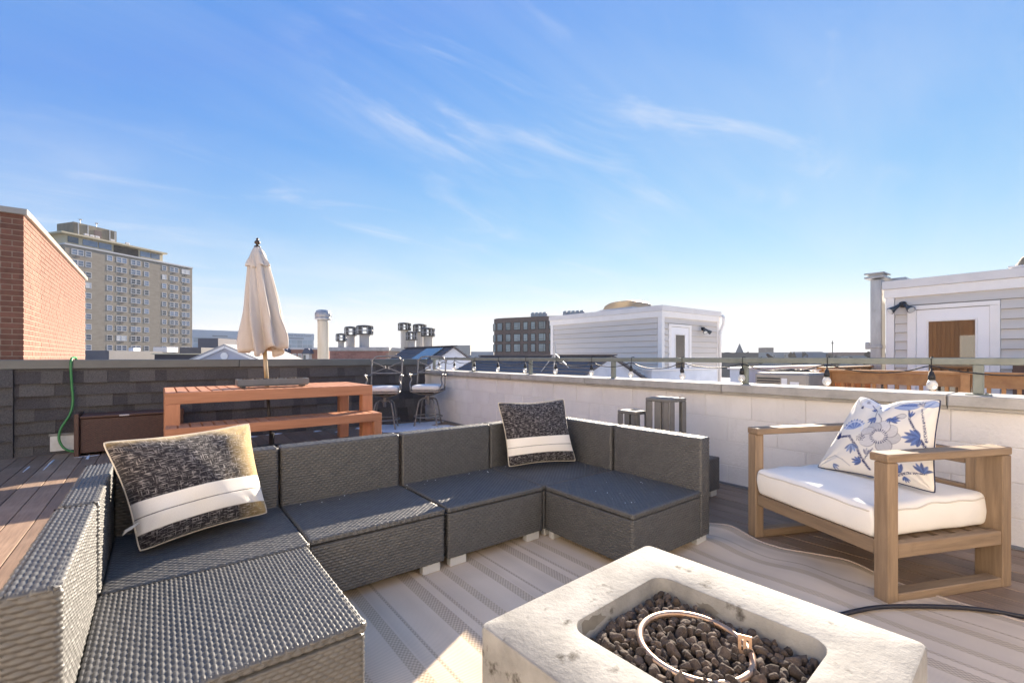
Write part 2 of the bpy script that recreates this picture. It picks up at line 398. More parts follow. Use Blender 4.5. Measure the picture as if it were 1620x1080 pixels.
# ------------------------------------------------------------------ brick bulkhead behind the parapet at the left
BX, BY0, BY1, BZ = -1.35, 8.40, 14.65, 2.93
core = MB(); core.box(-5.6, BX - 0.008, BY0 + 0.008, BY1 - 0.008, -0.5, BZ)
bb = tag(obj('brick_bulkhead', core, m_mortar, base=(-3.4, 11.5, -0.5)), 'red brick bulkhead with a metal edge at the far left', 'building')
brick_me = {}
def brick_mesh(l, axis):
    key = (round(l, 3), axis)
    if key not in brick_me:
        b = MB()
        if axis == 'x': b.box(0, l, 0, 0.04, 0, 0.0585, 0.0025)
        else: b.box(-0.04, 0, 0, l, 0, 0.0585, 0.0025)
        me = b.mesh('brick'); me.materials.append(m_brick); brick_me[key] = me
    return brick_me[key]
rest = MB(); nb = 0
zc = 0.93; course = 0
while zc < BZ - 0.05:
    heads = course % 2 == 1
    x = BX
    L_ = 0.0985 if heads else 0.205
    while x - L_ > -5.5:
        x -= L_
        if x > -2.05: put('brick', brick_mesh(L_ - 0.011, 'x'), bb, local_of(bb, (x, BY0 + random.uniform(0, 0.002), zc))); nb += 1
        else: rest.box(x, x + L_ - 0.011, BY0, BY0 + 0.04, zc, zc + 0.0585)
    y = BY0 + (0.1025 if heads else 0.0)
    if heads: put('brick', brick_mesh(0.0915, 'y'), bb, local_of(bb, (BX, BY0, zc))); nb += 1
    while y < BY1 - 0.1:
        l = min(0.205, BY1 - y)
        if y < BY0 + 0.95: put('brick', brick_mesh(round(l - 0.011, 3), 'y'), bb, local_of(bb, (BX - random.uniform(0, 0.002), y + 0.0, zc))); nb += 1
        else: rest.box(BX - 0.04, BX - random.uniform(0, 0.002), y, y + l - 0.011, zc, zc + 0.0585)
        y += l
    zc += 0.0695; course += 1
tag(obj('brickwork', rest, m_brick, bb), kind='stuff')
m_edge = mat('bronze_roof_edge', (0.36, 0.31, 0.24), (0.27, 0.23, 0.18), rough=0.4, metal=0.3, scale=6)
b = MB(); b.box(-5.65, BX + 0.035, BY0 - 0.035, BY0 + 0.20, BZ, BZ + 0.075, 0.004); obj('roof_edge', b, mat('grey_roof_edge', (0.33, 0.32, 0.30), rough=0.5), bb)
b = MB(); b.box(BX - 0.20, BX + 0.037, BY0 + 0.203, BY1 + 0.03, BZ, BZ + 0.078, 0.004); obj('roof_edge', b, m_edge, bb)
b = MB(); b.box(-5.6, BX - 0.21, BY0 + 0.21, BY1, BZ + 0.0, BZ + 0.03); obj('roof_deck', b, m_roof_grey, bb)

# ------------------------------------------------------------------ neighbouring flat roof on the right
b = MB(); b.box(4.32, 30, -14, 30, -12, -0.25); nbd = tag(obj('neighbour_flat_roof', b, m_roof_grey, base=(17, 8, -12)), 'flat grey roof of the neighbouring row beyond the white parapet', 'building')
b = MB(); b.box(-8, 30, 7.85, 40, -12, 0.25) if False else b.box(-30, 4.2, 8.0, 40, -12, 0.40); tag(obj('rear_flat_roof', b, m_roof_grey, base=(-12, 24, -12)), 'flat grey roof behind the shingled parapet', 'building')

def penthouse(label, X0, Y0, wx, wy, door_face, z0=-0.25, zt=2.56):
    X1, Y1 = X0 + wx, Y0 + wy
    t = thing('stair_bulkhead', label, 'building', ((X0 + X1) / 2, (Y0 + Y1) / 2, z0), 0, 'sided stair bulkheads on the neighbouring roof')
    b = MB(); b.box(X0, X1, Y0, Y1, z0, zt - 0.2); obj('wall', b, mat('siding_lap_shade', (0.26, 0.245, 0.23), rough=0.9), t)  # dark core seen through the board slots, painted as lap shadows
    zs = zt - 0.32; exp = 0.165
    if door_face == 'y': dx0, dx1 = X0 + 0.34, X0 + 1.40
    else: dx0, dx1 = Y1 - 1.42, Y1 - 0.34
    dtop = 1.98
    n_ = int((zs - z0) / exp) + 1
    for k in range(n_):
        ztop = zs - k * exp; zb = max(z0, ztop - exp + 0.0)
        if ztop - zb < 0.02: continue
        for face in ('x', 'y'):
            a0, a1 = (Y0 + 0.11, Y1 - 0.11) if face == 'x' else (X0 + 0.11, X1 - 0.11)
            spans = [(a0, a1)]
            if face == door_face and zb < dtop + 0.088: spans = [(a0, dx0 - 0.053), (dx1 + 0.053, a1)] + ([(dx0 - 0.052, dx1 + 0.052)] if ztop > dtop + 0.11 else [])
            for js, (s0, s1) in enumerate(spans):
                if s1 - s0 < 0.03: continue
                b = MB()
                zq = zb + 0.007 if js < 2 or len(spans) == 1 else dtop + 0.088
                prof = [(0, zq), (0.042, zq), (0.040, zq + 0.012), (0.006, ztop), (0, ztop)]
                if face == 'x': b.prism([(X0 - p, q) for p, q in prof], 'y', s0, s1)
                else: b.prism([(Y0 - p, q) for p, q in prof], 'x', s0, s1)
                obj('siding_board', b, m_siding, t)
    for cx, cy in ((X0, Y0), (X1, Y0), (X0, Y1)):
        b = MB(); b.box(cx - 0.034 if cx == X0 else cx - 0.10, cx + 0.10 if cx == X0 else cx + 0.03, cy - 0.034 if cy == Y0 else cy - 0.10, cy + 0.10 if cy == Y0 else cy + 0.03, z0, zs, 0.004)
        obj('corner_trim', b, m_trim, t)
    b = MB(); b.box(X0 - 0.05, X1 + 0.05, Y0 - 0.05, Y1 + 0.05, zs, zt - 0.155, 0.004); obj('fascia', b, m_trim, t)
    b = MB(); b.box(X0 - 0.075, X1 + 0.075, Y0 - 0.075, Y1 + 0.075, zt - 0.153, zt, 0.005); rf = obj('roof_edge', b, m_fascia, t)
    # skylight: a curb and a shallow bronze dome
    cx, cy = X0 + wx * 0.50, Y0 + wy * 0.52
    b = MB(); b.box(cx - 0.66, cx + 0.66, cy - 0.66, cy + 0.66, zt, zt + 0.13, 0.006); b.box(cx - 0.70, cx + 0.70, cy - 0.70, cy + 0.70, zt + 0.131, zt + 0.16, 0.004)
    sk = obj('skylight_curb', b, m_fascia, t)
    V = []; F = []; n1 = 14
    for i in range(n1 + 1):
        for j in range(n1 + 1):
            u, v = 2 * i / n1 - 1, 2 * j / n1 - 1
            V.append((cx + u * 0.64, cy + v * 0.64, zt + 0.16 + 0.29 * math.sqrt(max(0, (1 - u ** 4) * (1 - v ** 4)))))
    for i in range(n1):
        for j in range(n1): F.append((i * (n1 + 1) + j, (i + 1) * (n1 + 1) + j, (i + 1) * (n1 + 1) + j + 1, i * (n1 + 1) + j + 1))
    d = MB(); d.add(V, F); obj('skylight_dome', d, mat('bronze_acrylic', (0.72, 0.54, 0.32), rough=0.4, spec=0.4, trans=0.65), sk, smooth=True)
    # door with its casing, glazed leaf, knob
    def dbox(a, b_, z_, zz_, off0, off1, bev=0.0):
        q = MB()
        if door_face == 'y': q.box(a, b_, Y0 - off1, Y0 - off0, z_, zz_, bev)
        else: q.box(X0 - off1, X0 - off0, a, b_, z_, zz_, bev)
        return q
    cs = 0.075
    dr = obj('door', dbox(dx0 + cs, dx1 - cs, z0 + 0.05, dtop, 0.004, 0.022, 0.002), mat('white_door', (0.84, 0.82, 0.82), rough=0.35), t)
    for a, c_ in ((dx0 - 0.05, dx0 + cs - 0.003), (dx1 - cs + 0.003, dx1 + 0.05)): obj('casing', dbox(a, c_, z0, dtop + 0.008, 0.0, 0.045, 0.004), m_trim, dr)
    obj('casing', dbox(dx0 - 0.05, dx1 + 0.05, dtop + 0.01, dtop + 0.085, 0.0, 0.046, 0.004), m_trim, dr)
    g0, g1 = (dx0 + 0.30, dx1 - 0.30) if door_face == 'y' else (dx0 + 0.245, dx1 - 0.245)
    obj('pane', dbox(g0, g1, 0.05, dtop - 0.22, 0.0235, 0.027), mat('door_glass', (0.06, 0.04, 0.028), rough=0.02, spec=0.9), dr)
    for a, c_ in ((g0 - 0.03, g0 - 0.001), (g1 + 0.001, g1 + 0.03)): obj('glazing_bead', dbox(a, c_, 0.02, dtop - 0.19, 0.0225, 0.036, 0.003), m_trim, dr)
    obj('glazing_bead', dbox(g0, g1, dtop - 0.2195, dtop - 0.19, 0.0225, 0.0355, 0.003), m_trim, dr)
    b = MB(); kx = dx1 - cs - 0.06
    c = (kx, Y0 - 0.05, 0.85) if door_face == 'y' else (X0 - 0.05, dx0 + cs + 0.06, 0.85)
    b.rbox(c, (0.05, 0.05, 0.05), 0.022, 2); obj('knob', b, m_galv, dr, smooth=True)
    if door_face == 'y':
        for k in range(2):
            b = MB(); b.box(X1 - 0.0, X1 + 0.09, Y0 - 0.07, Y1 + 0.02, zt - 0.17, zt - 0.08, 0.004)
        obj('gutter', b, m_fascia, t)
        b = MB(); b.tube([(X1 + 0.045, Y0 - 0.10, zt - 0.12), (X1 + 0.05, Y0 - 0.16, zt - 0.20), (X1 + 0.09, Y0 - 0.13, zt - 0.36), (X1 + 0.06, Y0 - 0.08, zt - 0.55), (X1 + 0.0, Y0 - 0.07, zt - 0.66), (X1 - 0.005, Y0 - 0.07, zt - 0.8), (X1 - 0.005, Y0 - 0.07, z0)], 0.045, 8); obj('downspout', b, m_trim, t, smooth=True)
    return t
def flood_light(label, p, nrm):
    t = thing('flood_light', label, 'lamp', p, 0)
    n_ = Vector(nrm); side = Vector((-n_.y, n_.x, 0)); p = Vector(p)
    b = MB(); b.rbox(p + n_ * 0.03, (0.11, 0.11, 0.11), 0.04, 2); obj('mount', b, m_dark, t, smooth=True)
    for s in (-1, 1):
        a = p + n_ * 0.07 + side * s * 0.03; e = p + n_ * 0.17 + side * s * 0.13 + Vector((0, 0, -0.10)); d = (e - a).normalized()
        b = MB(); b.tube([a, a + d * 0.05, a + d * 0.10, a + d * 0.13, a + d * 0.21], [0.022, 0.03, 0.036, 0.045, 0.066], 12); h = obj('lamp_head', b, mat('dark_lamp_metal', (0.07, 0.08, 0.09), rough=0.35, metal=0.5), t, smooth=True)
        b = MB(); b.tube([a + d * 0.2101, a + d * 0.222], [0.055, 0.05], 12); obj('lens', b, mat('lamp_lens', (0.6, 0.6, 0.58), rough=0.15), h)
    return t
penthouse('long grey sided stair bulkhead with bronze skylight dome and downspout', 11.0, 7.40, 3.05, 4.45, 'y')
penthouse('sided stair bulkhead with white half glazed door at the right edge', 11.0, -2.1, 3.05, 4.55, 'x')
flood_light('twin flood light on the long sided bulkhead beside its door', (13.05, 7.37, 1.98), (0, -1, 0))
flood_light('twin flood light beside the white door at the right edge', (10.97, 2.22, 2.10), (-1, 0, 0))

# unseen bulkheads added behind and left of the camera to bounce sun into shade
def bounce_bulkhead(label, x0, x1, y0, y1, zt, side):
    t = thing('bounce_wall', label, 'building', ((x0 + x1) / 2, (y0 + y1) / 2, 0)); b = MB(); b.box(x0, x1, y0, y1, 0.002, zt); obj('wall', b, m_bounce, t)
    k = 0; z = 0.01
    while z < zt - 0.2:
        b = MB(); prof = [(0, z), (0.024, z), (0.006, z + 0.165), (0, z + 0.165)]
        if side == 'e': b.prism([(x1 + p, q) for p, q in prof], 'y', y0, y1)
        else: b.prism([(y1 + p, q) for p, q in prof], 'x', x0, x1)
        obj('siding_board', b, m_bounce, t); z += 0.165
    b = MB(); b.box(x0 - 0.06, x1 + 0.06, y0 - 0.06, y1 + 0.06, zt + 0.001, zt + 0.15, 0.005); obj('roof_edge', b, m_trim, t); return t
m_bounce = mat('bounce_clapboard', (0.84, 0.80, 0.75), (0.79, 0.75, 0.70), rough=0.6, scale=3, rnd=0.03)
ob = bounce_bulkhead('added white sided bulkhead left of the camera bouncing sun into the shade', -4.3, -2.3, -2.9, 4.3, 3.1, 'e')
for k in range(12):  # cedar boards and window added for the right door's glass to reflect
    b = MB(); b.box(-2.274, -2.25, 2.75 + k * 0.125, 2.75 + k * 0.125 + 0.119, 0.02, 2.6, 0.003); obj('cedar_board', b, mat('reflected_cedar', (0.34, 0.17, 0.07), (0.24, 0.11, 0.045), rough=0.6, scale=4, stretch=(2, 2, 0.6), detail=6, rnd=0.25), ob)
b = MB(); b.box(-2.2495, -2.225, 2.78, 3.22, 1.05, 1.95, 0.004); w_ = obj('window', b, m_trim, ob)
b = MB(); b.box(-2.2245, -2.221, 2.83, 3.17, 1.10, 1.90); obj('pane', b, mat('reflected_white_panel', (0.80, 0.80, 0.78), rough=0.1), w_)  # plain white panel, stands in for bright sky mirrored in the door
bounce_bulkhead('added white sided bulkhead behind the camera bouncing sun into the shade', -2.1, 3.6, -2.95, -2.0, 2.9, 'n')
# ------------------------------------------------------------------ wicker sofa
m_wicker = mat('charcoal_wicker', (0.080, 0.079, 0.078), (0.060, 0.059, 0.059), rough=0.48, spec=0.65, scale=25, rnd=0.05)
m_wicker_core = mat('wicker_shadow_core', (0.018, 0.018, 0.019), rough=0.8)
m_foot = mat('silver_foot', (0.58, 0.58, 0.57), rough=0.5, metal=0.2)
weave_cache = {}
def grid_mesh(name, P, nu, nv, m, smooth=True, uv=None):
    """P: (nu*nv,3) array, row-major in v"""
    me = bpy.data.meshes.new(name); idx = np.arange(nu * nv).reshape(nv, nu)
    q = np.stack([idx[:-1, :-1], idx[:-1, 1:], idx[1:, 1:], idx[1:, :-1]], -1).reshape(-1, 4)
    me.vertices.add(len(P)); me.vertices.foreach_set('co', P.astype(np.float32).ravel())
    me.loops.add(q.size); me.loops.foreach_set('vertex_index', q.astype(np.int32).ravel())
    me.polygons.add(len(q)); me.polygons.foreach_set('loop_start', np.arange(0, q.size, 4, dtype=np.int32))
    me.polygons.foreach_set('loop_total', np.full(len(q), 4, dtype=np.int32)); me.polygons.foreach_set('use_smooth', np.full(len(q), smooth))
    if uv is not None:
        l = me.uv_layers.new(name='UVMap'); l.data.foreach_set('uv', uv[q.ravel()].astype(np.float32).ravel())
    me.update(calc_edges=True); me.validate(); me.materials.append(m); return me
def weave(w, h, m=None, cell=0.030, strand=0.0132, amp=0.0050, round_=0.011, res=(6, 4)):
    """a woven panel w (strands run along it) by h: every strand rises over one stake and dives under the next"""
    m = m or m_wicker
    key = (round(w, 3), round(h, 3), m.name, cell, res)
    if key in weave_cache: return weave_cache[key]
    nc = max(1, round(w / cell)); ns = max(1, round(h / strand)); cw, sh = w / nc, h / ns
    nu = nc * res[0] * 1 + 1; nv = ns * res[1] + 1
    u = np.linspace(0, w, nu); v = np.linspace(0, h, nv); U, V = np.meshgrid(u, v)
    row = np.minimum(np.floor(V / sh - 1e-6), ns - 1).clip(0); fv = V / sh - row
    fu = (U / cw + 0.5 * (row % 2)) % 1.0
    H = (0.10 + 0.90 * np.abs(np.sin(math.pi * fu)) ** 0.7) * np.abs(np.sin(math.pi * fv)) ** 0.6
    jit = np.sin(row * 12.9898 + np.floor(U / cw + 0.5 * (row % 2)) * 78.233) * 43758.5453; jit = jit - np.floor(jit)
    Z = amp * H * (0.75 + 0.5 * jit)
    d = np.minimum(np.minimum(U, w - U), np.minimum(V, h - V)); e = np.clip(1 - d / round_, 0, 1)
    Z = Z - round_ * (1 - np.sqrt(np.clip(1 - e * e, 0, 1)))
    P = np.stack([U.ravel(), V.ravel(), Z.ravel()], 1)
    weave_cache[key] = grid_mesh('woven_panel', P, nu, nv, m); return weave_cache[key]
def panel(name, parent, w, h, origin, uax, vax, m=None, **kw):
    """lay a woven panel with its corner at origin, strands along uax, rows along vax (normal = u x v)"""
    u, v = Vector(uax), Vector(vax); nrm = u.cross(v)
    o = bpy.data.objects.new(name, weave(w, h, m, **kw)); link(o); o.parent = parent
    M_ = Matrix((u, v, nrm)).transposed().to_4x4(); M_.translation = Vector(local_of_any(parent, origin)); o.matrix_local = M_
    return o
def local_of_any(parent, p):
    b = BASE.get(parent.name) or (0, 0, 0); return (p[0] - b[0], p[1] - b[1], p[2] - b[2])
X_, Y_, Z_ = Vector((1, 0, 0)), Vector((0, 1, 0)), Vector((0, 0, 1))
def woven_box(name, parent, x0, x1, y0, y1, z0, z1, faces, strands='x', core=0.006, m=None):
    """a dark core with woven faces; faces is a string of n s e w t (north = +Y)"""
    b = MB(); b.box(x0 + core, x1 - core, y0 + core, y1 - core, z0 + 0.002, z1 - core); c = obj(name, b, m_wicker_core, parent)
    a = 0.003
    if 's' in faces: panel('woven_face', c, x1 - x0, z1 - z0, (x0, y0 + a, z0), X_, Z_, m)
    if 'n' in faces: panel('woven_face', c, x1 - x0, z1 - z0, (x1, y1 - a, z0), -X_, Z_, m)
    if 'e' in faces: panel('woven_face', c, y1 - y0, z1 - z0, (x1 - a, y0, z0), Y_, Z_, m)
    if 'w' in faces: panel('woven_face', c, y1 - y0, z1 - z0, (x0 + a, y1, z0), -Y_, Z_, m)
    if 't' in faces:
        if strands == 'x': panel('woven_face', c, x1 - x0, y1 - y0, (x0, y0, z1 - a), X_, Y_, m)
        else: panel('woven_face', c, y1 - y0, x1 - x0, (x1, y0, z1 - a), Y_, -X_, m)
    return c
ZS, ZB, BT = 0.33, 0.64, 0.10
def sofa_module(label, x0, x1, y0, y1, backs, faces):
    t = thing('sofa_module', label, 'sofa', ((x0 + x1) / 2, (y0 + y1) / 2, 0), 0, 'modules of the charcoal wicker sofa')
    sx0 = x0 + (BT + 0.002 if 'w' in backs else 0); sx1 = x1 - (BT + 0.002 if 'e' in backs else 0); sy1 = y1 - (BT + 0.002 if 'n' in backs else 0)
    strands = 'y' if ('w' in backs or 'e' in backs) and 'n' not in backs else 'x'
    woven_box('seat_base', t, sx0, sx1, y0, sy1, 0.055, ZS - 0.034, faces)
    st = woven_box('seat', t, sx0 - 0.0, sx1 + (0.004 if 'w' in backs else 0), y0 - 0.003, sy1, ZS - 0.031, ZS, faces + 't', strands)
    if 'n' in backs:
        woven_box('backrest', t, x0 + (BT + 0.001 if 'w' in backs else 0), x1 - (BT + 0.001 if 'e' in backs else 0), y1 - BT, y1, 0.055, ZB, 'snt' + ('e' if 'e' not in backs else '') + ('w' if 'w' not in backs else ''))
    if 'w' in backs: woven_box('backrest', t, x0, x0 + BT, y0, y1, 0.055, ZB, 'ewtsn', 'y')
    if 'e' in backs: woven_box('backrest', t, x1 - BT, x1, y0, y1, 0.055, ZB, 'ewtsn', 'y')
    for fx in (x0 + 0.02, x1 - 0.12):
        for fy in (y0 + 0.012, y1 - 0.05):
            b = MB(); b.box(fx, fx + 0.10, fy, fy + 0.04, 0.008, 0.054, 0.003); obj('foot', b, m_foot, t)
    return t
sofa_module('sofa module nearest the camera at the lower left, empty lit seat', -0.26, 0.49, 1.345, 2.035, 'w', 'sew')
sofa_module('left corner sofa module that holds the large gold and black pillow', -0.255, 0.505, 2.055, 2.765, 'wn', 'se')
sofa_module('empty armless sofa module right of the large gold and black pillow', 0.515, 1.185, 2.095, 2.765, 'n', 'sew')
sofa_module('empty armless sofa module left of the small striped pillow', 1.205, 1.872, 2.095, 2.765, 'n', 'sew')
sofa_module('right corner sofa module that holds the small black striped pillow', 1.885, 2.62, 2.105, 2.775, 'ne', 'sw')
sofa_module('empty sofa module at the right end, between pillow corner and fire pit', 1.885, 2.63, 1.435, 2.09, 'e', 'sew')

# wicker side table behind the sofa, seen past its right end
t = thing('wicker_side_table', 'low charcoal wicker table behind the right end of the sofa', 'side table', (3.28, 2.28, 0))
woven_box('body', t, 2.95, 3.61, 1.885, 2.68, 0.05, 0.31, 'swet')
for fx in (2.97, 3.50):
    for fy in (1.9, 2.6):
        b = MB(); b.box(fx, fx + 0.09, fy, fy + 0.04, 0.0, 0.049, 0.003); obj('foot', b, m_foot, t)

# ------------------------------------------------------------------ pillows
def pillow_obj(name, label, corners, thick, m, n=46, chop=0.0, paint=None, pipe=None, pull=0.08, cat='pillow', tassel=False):
    """corners: world BL, BR, TR, TL seen from the front"""
    BL, BR, TR, TL = (Vector(c) for c in corners); ctr = (BL + BR + TR + TL) / 4
    up_ = Vector((0, 0, 0.008)); BL, BR, TR, TL = (ctr + (q - ctr) * 1.03 + up_ for q in (BL, BR, TR, TL))
    nrm = ((BR + TR - BL - TL).cross(TL + TR - BL - BR)).normalized()
    s = np.linspace(-1, 1, n); s = np.sign(s) * np.abs(s) ** 0.85; S, T = np.meshgrid(s, s)
    s2 = S * (1 - pull * (1 - T ** 2) ** 1.0); t2 = T * (1 - pull * (1 - S ** 2))
    rc = 1 - 0.03 * np.abs(S * T) ** 8; s2 = s2 * rc; t2 = t2 * rc
    t2 = t2 - chop * np.exp(-(S + 0.25) ** 2 / 0.10) * np.clip((T + 0.1) / 1.1, 0, 1) ** 2
    th = (np.clip(1 - S ** 2, 0, 1) * np.clip(1 - T ** 2, 0, 1)) ** 0.44
    seed = sum(ord(c_) for c_ in label) % 97
    wr = np.sin(6 * S + 3 * T + seed) * 0.03 + np.sin(11 * T - 5 * S + seed * 2) * 0.018 + np.sin(17 * S * T + seed) * 0.015
    rad = np.exp(-((np.abs(S) - 1) ** 2 + (np.abs(T) - 1) ** 2) / 0.18) * np.sin(14 * np.arctan2(1.02 - np.abs(T), 1.02 - np.abs(S))) * 0.10
    edge = np.clip(np.minimum(1 - np.abs(S), 1 - np.abs(T)) * 6, 0, 1)
    th = th * (1 + wr) + rad * edge * 0.6 + np.sin(40 * S) * 0.02 * np.exp(-(1 - np.abs(T)) ** 2 / 0.02) * edge
    if chop: th = th * (1 - 0.45 * np.exp(-(S + 0.25) ** 2 / 0.06) * np.clip(T, 0, 1) ** 1.5)
    a, b_ = (s2 + 1) / 2, (t2 + 1) / 2
    def lay(sign):
        P = np.zeros(S.shape + (3,))
        for k in range(3):
            P[..., k] = BL[k] * (1 - a) * (1 - b_) + BR[k] * a * (1 - b_) + TR[k] * a * b_ + TL[k] * (1 - a) * b_ + nrm[k] * sign * th * thick / 2
        return P
    base = (ctr.x, ctr.y, min(c.z for c in (BL, BR, TR, TL)))
    root = thing(name, label, cat, base)
    F_ = lay(1).reshape(-1, 3) - np.array(base); B_ = lay(-1)[:, ::-1].reshape(-1, 3) - np.array(base)
    uv = np.stack([(S.ravel() + 1) / 2, (T.ravel() + 1) / 2], 1)
    me = grid_mesh('front_cover', F_, n, n, m, uv=uv)
    if paint is not None:
        col = paint(uv[:, 0], uv[:, 1]); at = me.color_attributes.new('print', 'FLOAT_COLOR', 'POINT')
        at.data.foreach_set('color', np.concatenate([col, np.ones((len(col), 1))], 1).astype(np.float32).ravel())
    o = bpy.data.objects.new('front_cover', me); link(o); o.parent = root
    uvb = uv.reshape(n, n, 2)[:, ::-1].reshape(-1, 2)
    me2 = grid_mesh('back_cover', B_, n, n, m if paint is None else MATS['plain_pillow_back'], uv=uvb)
    o = bpy.data.objects.new('back_cover', me2); link(o); o.parent = root
    if pipe:
        P = lay(1) - np.array(base); ring = [P[0, i] for i in range(n)] + [P[i, -1] for i in range(1, n)] + [P[-1, i] for i in range(n - 2, -1, -1)] + [P[i, 0] for i in range(n - 2, 0, -1)]
        b = MB(); b.tube([tuple(p) for p in ring], 0.0036, 6, True); obj('piping', b, pipe, root, local=True, smooth=True)
    return root

def woven_pillow_mat(name, bands, gold, gscale):
    """black and cream slub weave in UV; bands of plain cream cloth; gold: soft gold dye towards one side"""
    m = bpy.data.materials.new(name); m.use_nodes = True; MATS[name] = m
    nt = m.node_tree; N = nt.nodes; L = nt.links; bs = N['Principled BSDF']; bs.inputs['Roughness'].default_value = 0.9; bs.inputs['Specular IOR Level'].default_value = 0.15
    bs.inputs['Sheen Weight'].default_value = 0.2
    uv = N.new('ShaderNodeUVMap'); sep = N.new('ShaderNodeSeparateXYZ'); L.new(uv.outputs[0], sep.inputs[0])
    def noise(st, sc_, det=3):
        mp = N.new('ShaderNodeMapping'); mp.inputs['Scale'].default_value = st; L.new(uv.outputs[0], mp.inputs[0])
        nz = N.new('ShaderNodeTexNoise'); nz.inputs['Scale'].default_value = sc_; nz.inputs['Detail'].default_value = det; L.new(mp.outputs[0], nz.inputs[0]); return nz.outputs[0]
    def rg(v, lo, hi, a=0., b=1.):
        r = N.new('ShaderNodeMapRange'); r.inputs[1].default_value = lo; r.inputs[2].default_value = hi; r.inputs[3].default_value = a; r.inputs[4].default_value = b; L.new(v, r.inputs[0]); return r.outputs[0]
    def mt(op, a, b):
        q = N.new('ShaderNodeMath'); q.operation = op
        for k, v in enumerate((a, b)):
            if isinstance(v, (int, float)): q.inputs[k].default_value = v
            else: L.new(v, q.inputs[k])
        return q.outputs[0]
    def mix(f, a, b):
        q = N.new('ShaderNodeMix'); q.data_type = 'RGBA'
        if isinstance(f, (int, float)): q.inputs[0].default_value = f
        else: L.new(f, q.inputs[0])
        for k, v in ((6, a), (7, b)):
            if isinstance(v, tuple): q.inputs[k].default_value = v + (1,)
            else: L.new(v, q.inputs[k])
        return q.outputs[2]
    weft = noise((18, 115, 1), gscale, 4); warp = noise((115, 14, 1), gscale, 4)
    slub = mt('MAXIMUM', rg(weft, 0.53, 0.74), mt('MULTIPLY', rg(warp, 0.56, 0.76), 0.8))
    dark, pale = (0.020, 0.018, 0.022), (0.50, 0.46, 0.45)
    col = mix(slub, dark, pale)
    if gold:
        gmask = mt('ADD', rg(sep.outputs[0], 0.55, 0.95, 0.0, 1.0), mt('MULTIPLY', rg(sep.outputs[1], 0.86, 1.0), 0.9))
        gmask = mt('ADD', gmask, mt('MULTIPLY', mt('SUBTRACT', noise((3, 3, 1), 1.2, 5), 0.5), 1.1))
        gold_c = mix(mt('MULTIPLY', slub, 0.8), (0.36, 0.26, 0.12), (0.60, 0.50, 0.34))
        col = mix(rg(gmask, 0.35, 0.95), col, gold_c)
        col = mix(rg(mt('ADD', sep.outputs[0], mt('MULTIPLY', noise((2, 2, 1), 1.5), 0.25)), 0.30, 0.05, 0, 0.6), col, mix(slub, (0.012, 0.008, 0.008), (0.26, 0.2, 0.17)))
    inb = None
    for lo, hi in bands:
        f = mt('MULTIPLY', rg(sep.outputs[1], lo - 0.004, lo + 0.004), rg(sep.outputs[1], hi - 0.004, hi + 0.004, 1.0, 0.0))
        inb = f if inb is None else mt('MAXIMUM', inb, f)
    col = mix(inb, col, mix(rg(noise((30, 30, 1), 4), 0.3, 0.7), (0.84, 0.80, 0.74), (0.77, 0.73, 0.68)))
    L.new(col, bs.inputs['Base Color'])
    bp = N.new('ShaderNodeBump'); bp.inputs['Distance'].default_value = 0.002; bp.inputs['Strength'].default_value = 0.8
    L.new(mt('ADD', mt('MULTIPLY', slub, mt('SUBTRACT', 1.0, inb)), mt('MULTIPLY', inb, 1.1)), bp.inputs['Height']); L.new(bp.outputs[0], bs.inputs['Normal'])
    return m
m_pl1 = woven_pillow_mat('gold_black_slub', ((0.13, 0.262), (0.269, 0.40)), True, 1.0)
m_pl2 = woven_pillow_mat('black_slub', ((0.16, 0.275), (0.282, 0.42)), False, 1.0)
m_cream_pipe = mat('cream_piping', (0.55, 0.50, 0.42), rough=0.9)
pillow_obj('throw_pillow', 'large slub pillow, gold fading to black, with a cream band, on left corner seat',
           ((-0.055, 2.335, 0.345), (0.415, 2.475, 0.36), (0.36, 2.63, 0.775), (-0.175, 2.50, 0.76)), 0.25, m_pl1, pipe=m_cream_pipe)
pillow_obj('throw_pillow', 'small black slub pillow with double cream band on right corner seat',
           ((1.955, 2.545, 0.345), (2.45, 2.385, 0.345), (2.44, 2.50, 0.79), (1.925, 2.635, 0.785)), 0.17, m_pl2, pipe=m_cream_pipe)
# tassel at the band of the large pillow
tz = thing('pillow_tassel', 'small white thread tassel hanging beside the large gold and black pillow', 'tassel', (-0.075, 2.335, 0.45))
b = MB()
for k in range(9):
    a = 2 * math.pi * k / 9; b.tube([(-0.06, 2.34, 0.462), (-0.085 + 0.004 * math.cos(a), 2.32 + 0.005 * math.sin(a), 0.452 + 0.003 * math.sin(a)), (-0.105 + 0.004 * math.cos(a), 2.305 + 0.010 * math.sin(a), 0.443 + 0.009 * math.cos(a))], 0.0022, 4)
obj('threads', b, m_cream_pipe, tz)

# ------------------------------------------------------------------ teak armchair
m_cush = mat('white_cushion_cloth', (0.87, 0.83, 0.77), (0.82, 0.78, 0.72), rough=0.9, spec=0.2, scale=3, detail=5, bump=0.002, bscale=14, col3=(0.66, 0.62, 0.56), scale3=3.5, range3=(0.62, 0.9))
CH = (3.13, 0.809, 0.0); CRZ = math.atan2(0.911, 0.413)
ch = thing('teak_armchair', 'weathered teak armchair with box frame beside the white parapet', 'armchair', CH, CRZ)
HW, HD = 0.43, 0.388
def teak(ax):
    st = [9.0, 9.0, 9.0]; st[ax] = 0.8
    return mat('weathered_teak_' + 'xyz'[ax], (0.335, 0.235, 0.150), (0.22, 0.152, 0.098), rough=0.62, spec=0.3, scale=4.5, stretch=tuple(st), detail=7, contrast=(0.32, 0.68), rnd=0.12, bump=0.0008, bscale=9, space='Object', col3=(0.17, 0.105, 0.06), scale3=5, range3=(0.62, 0.85))
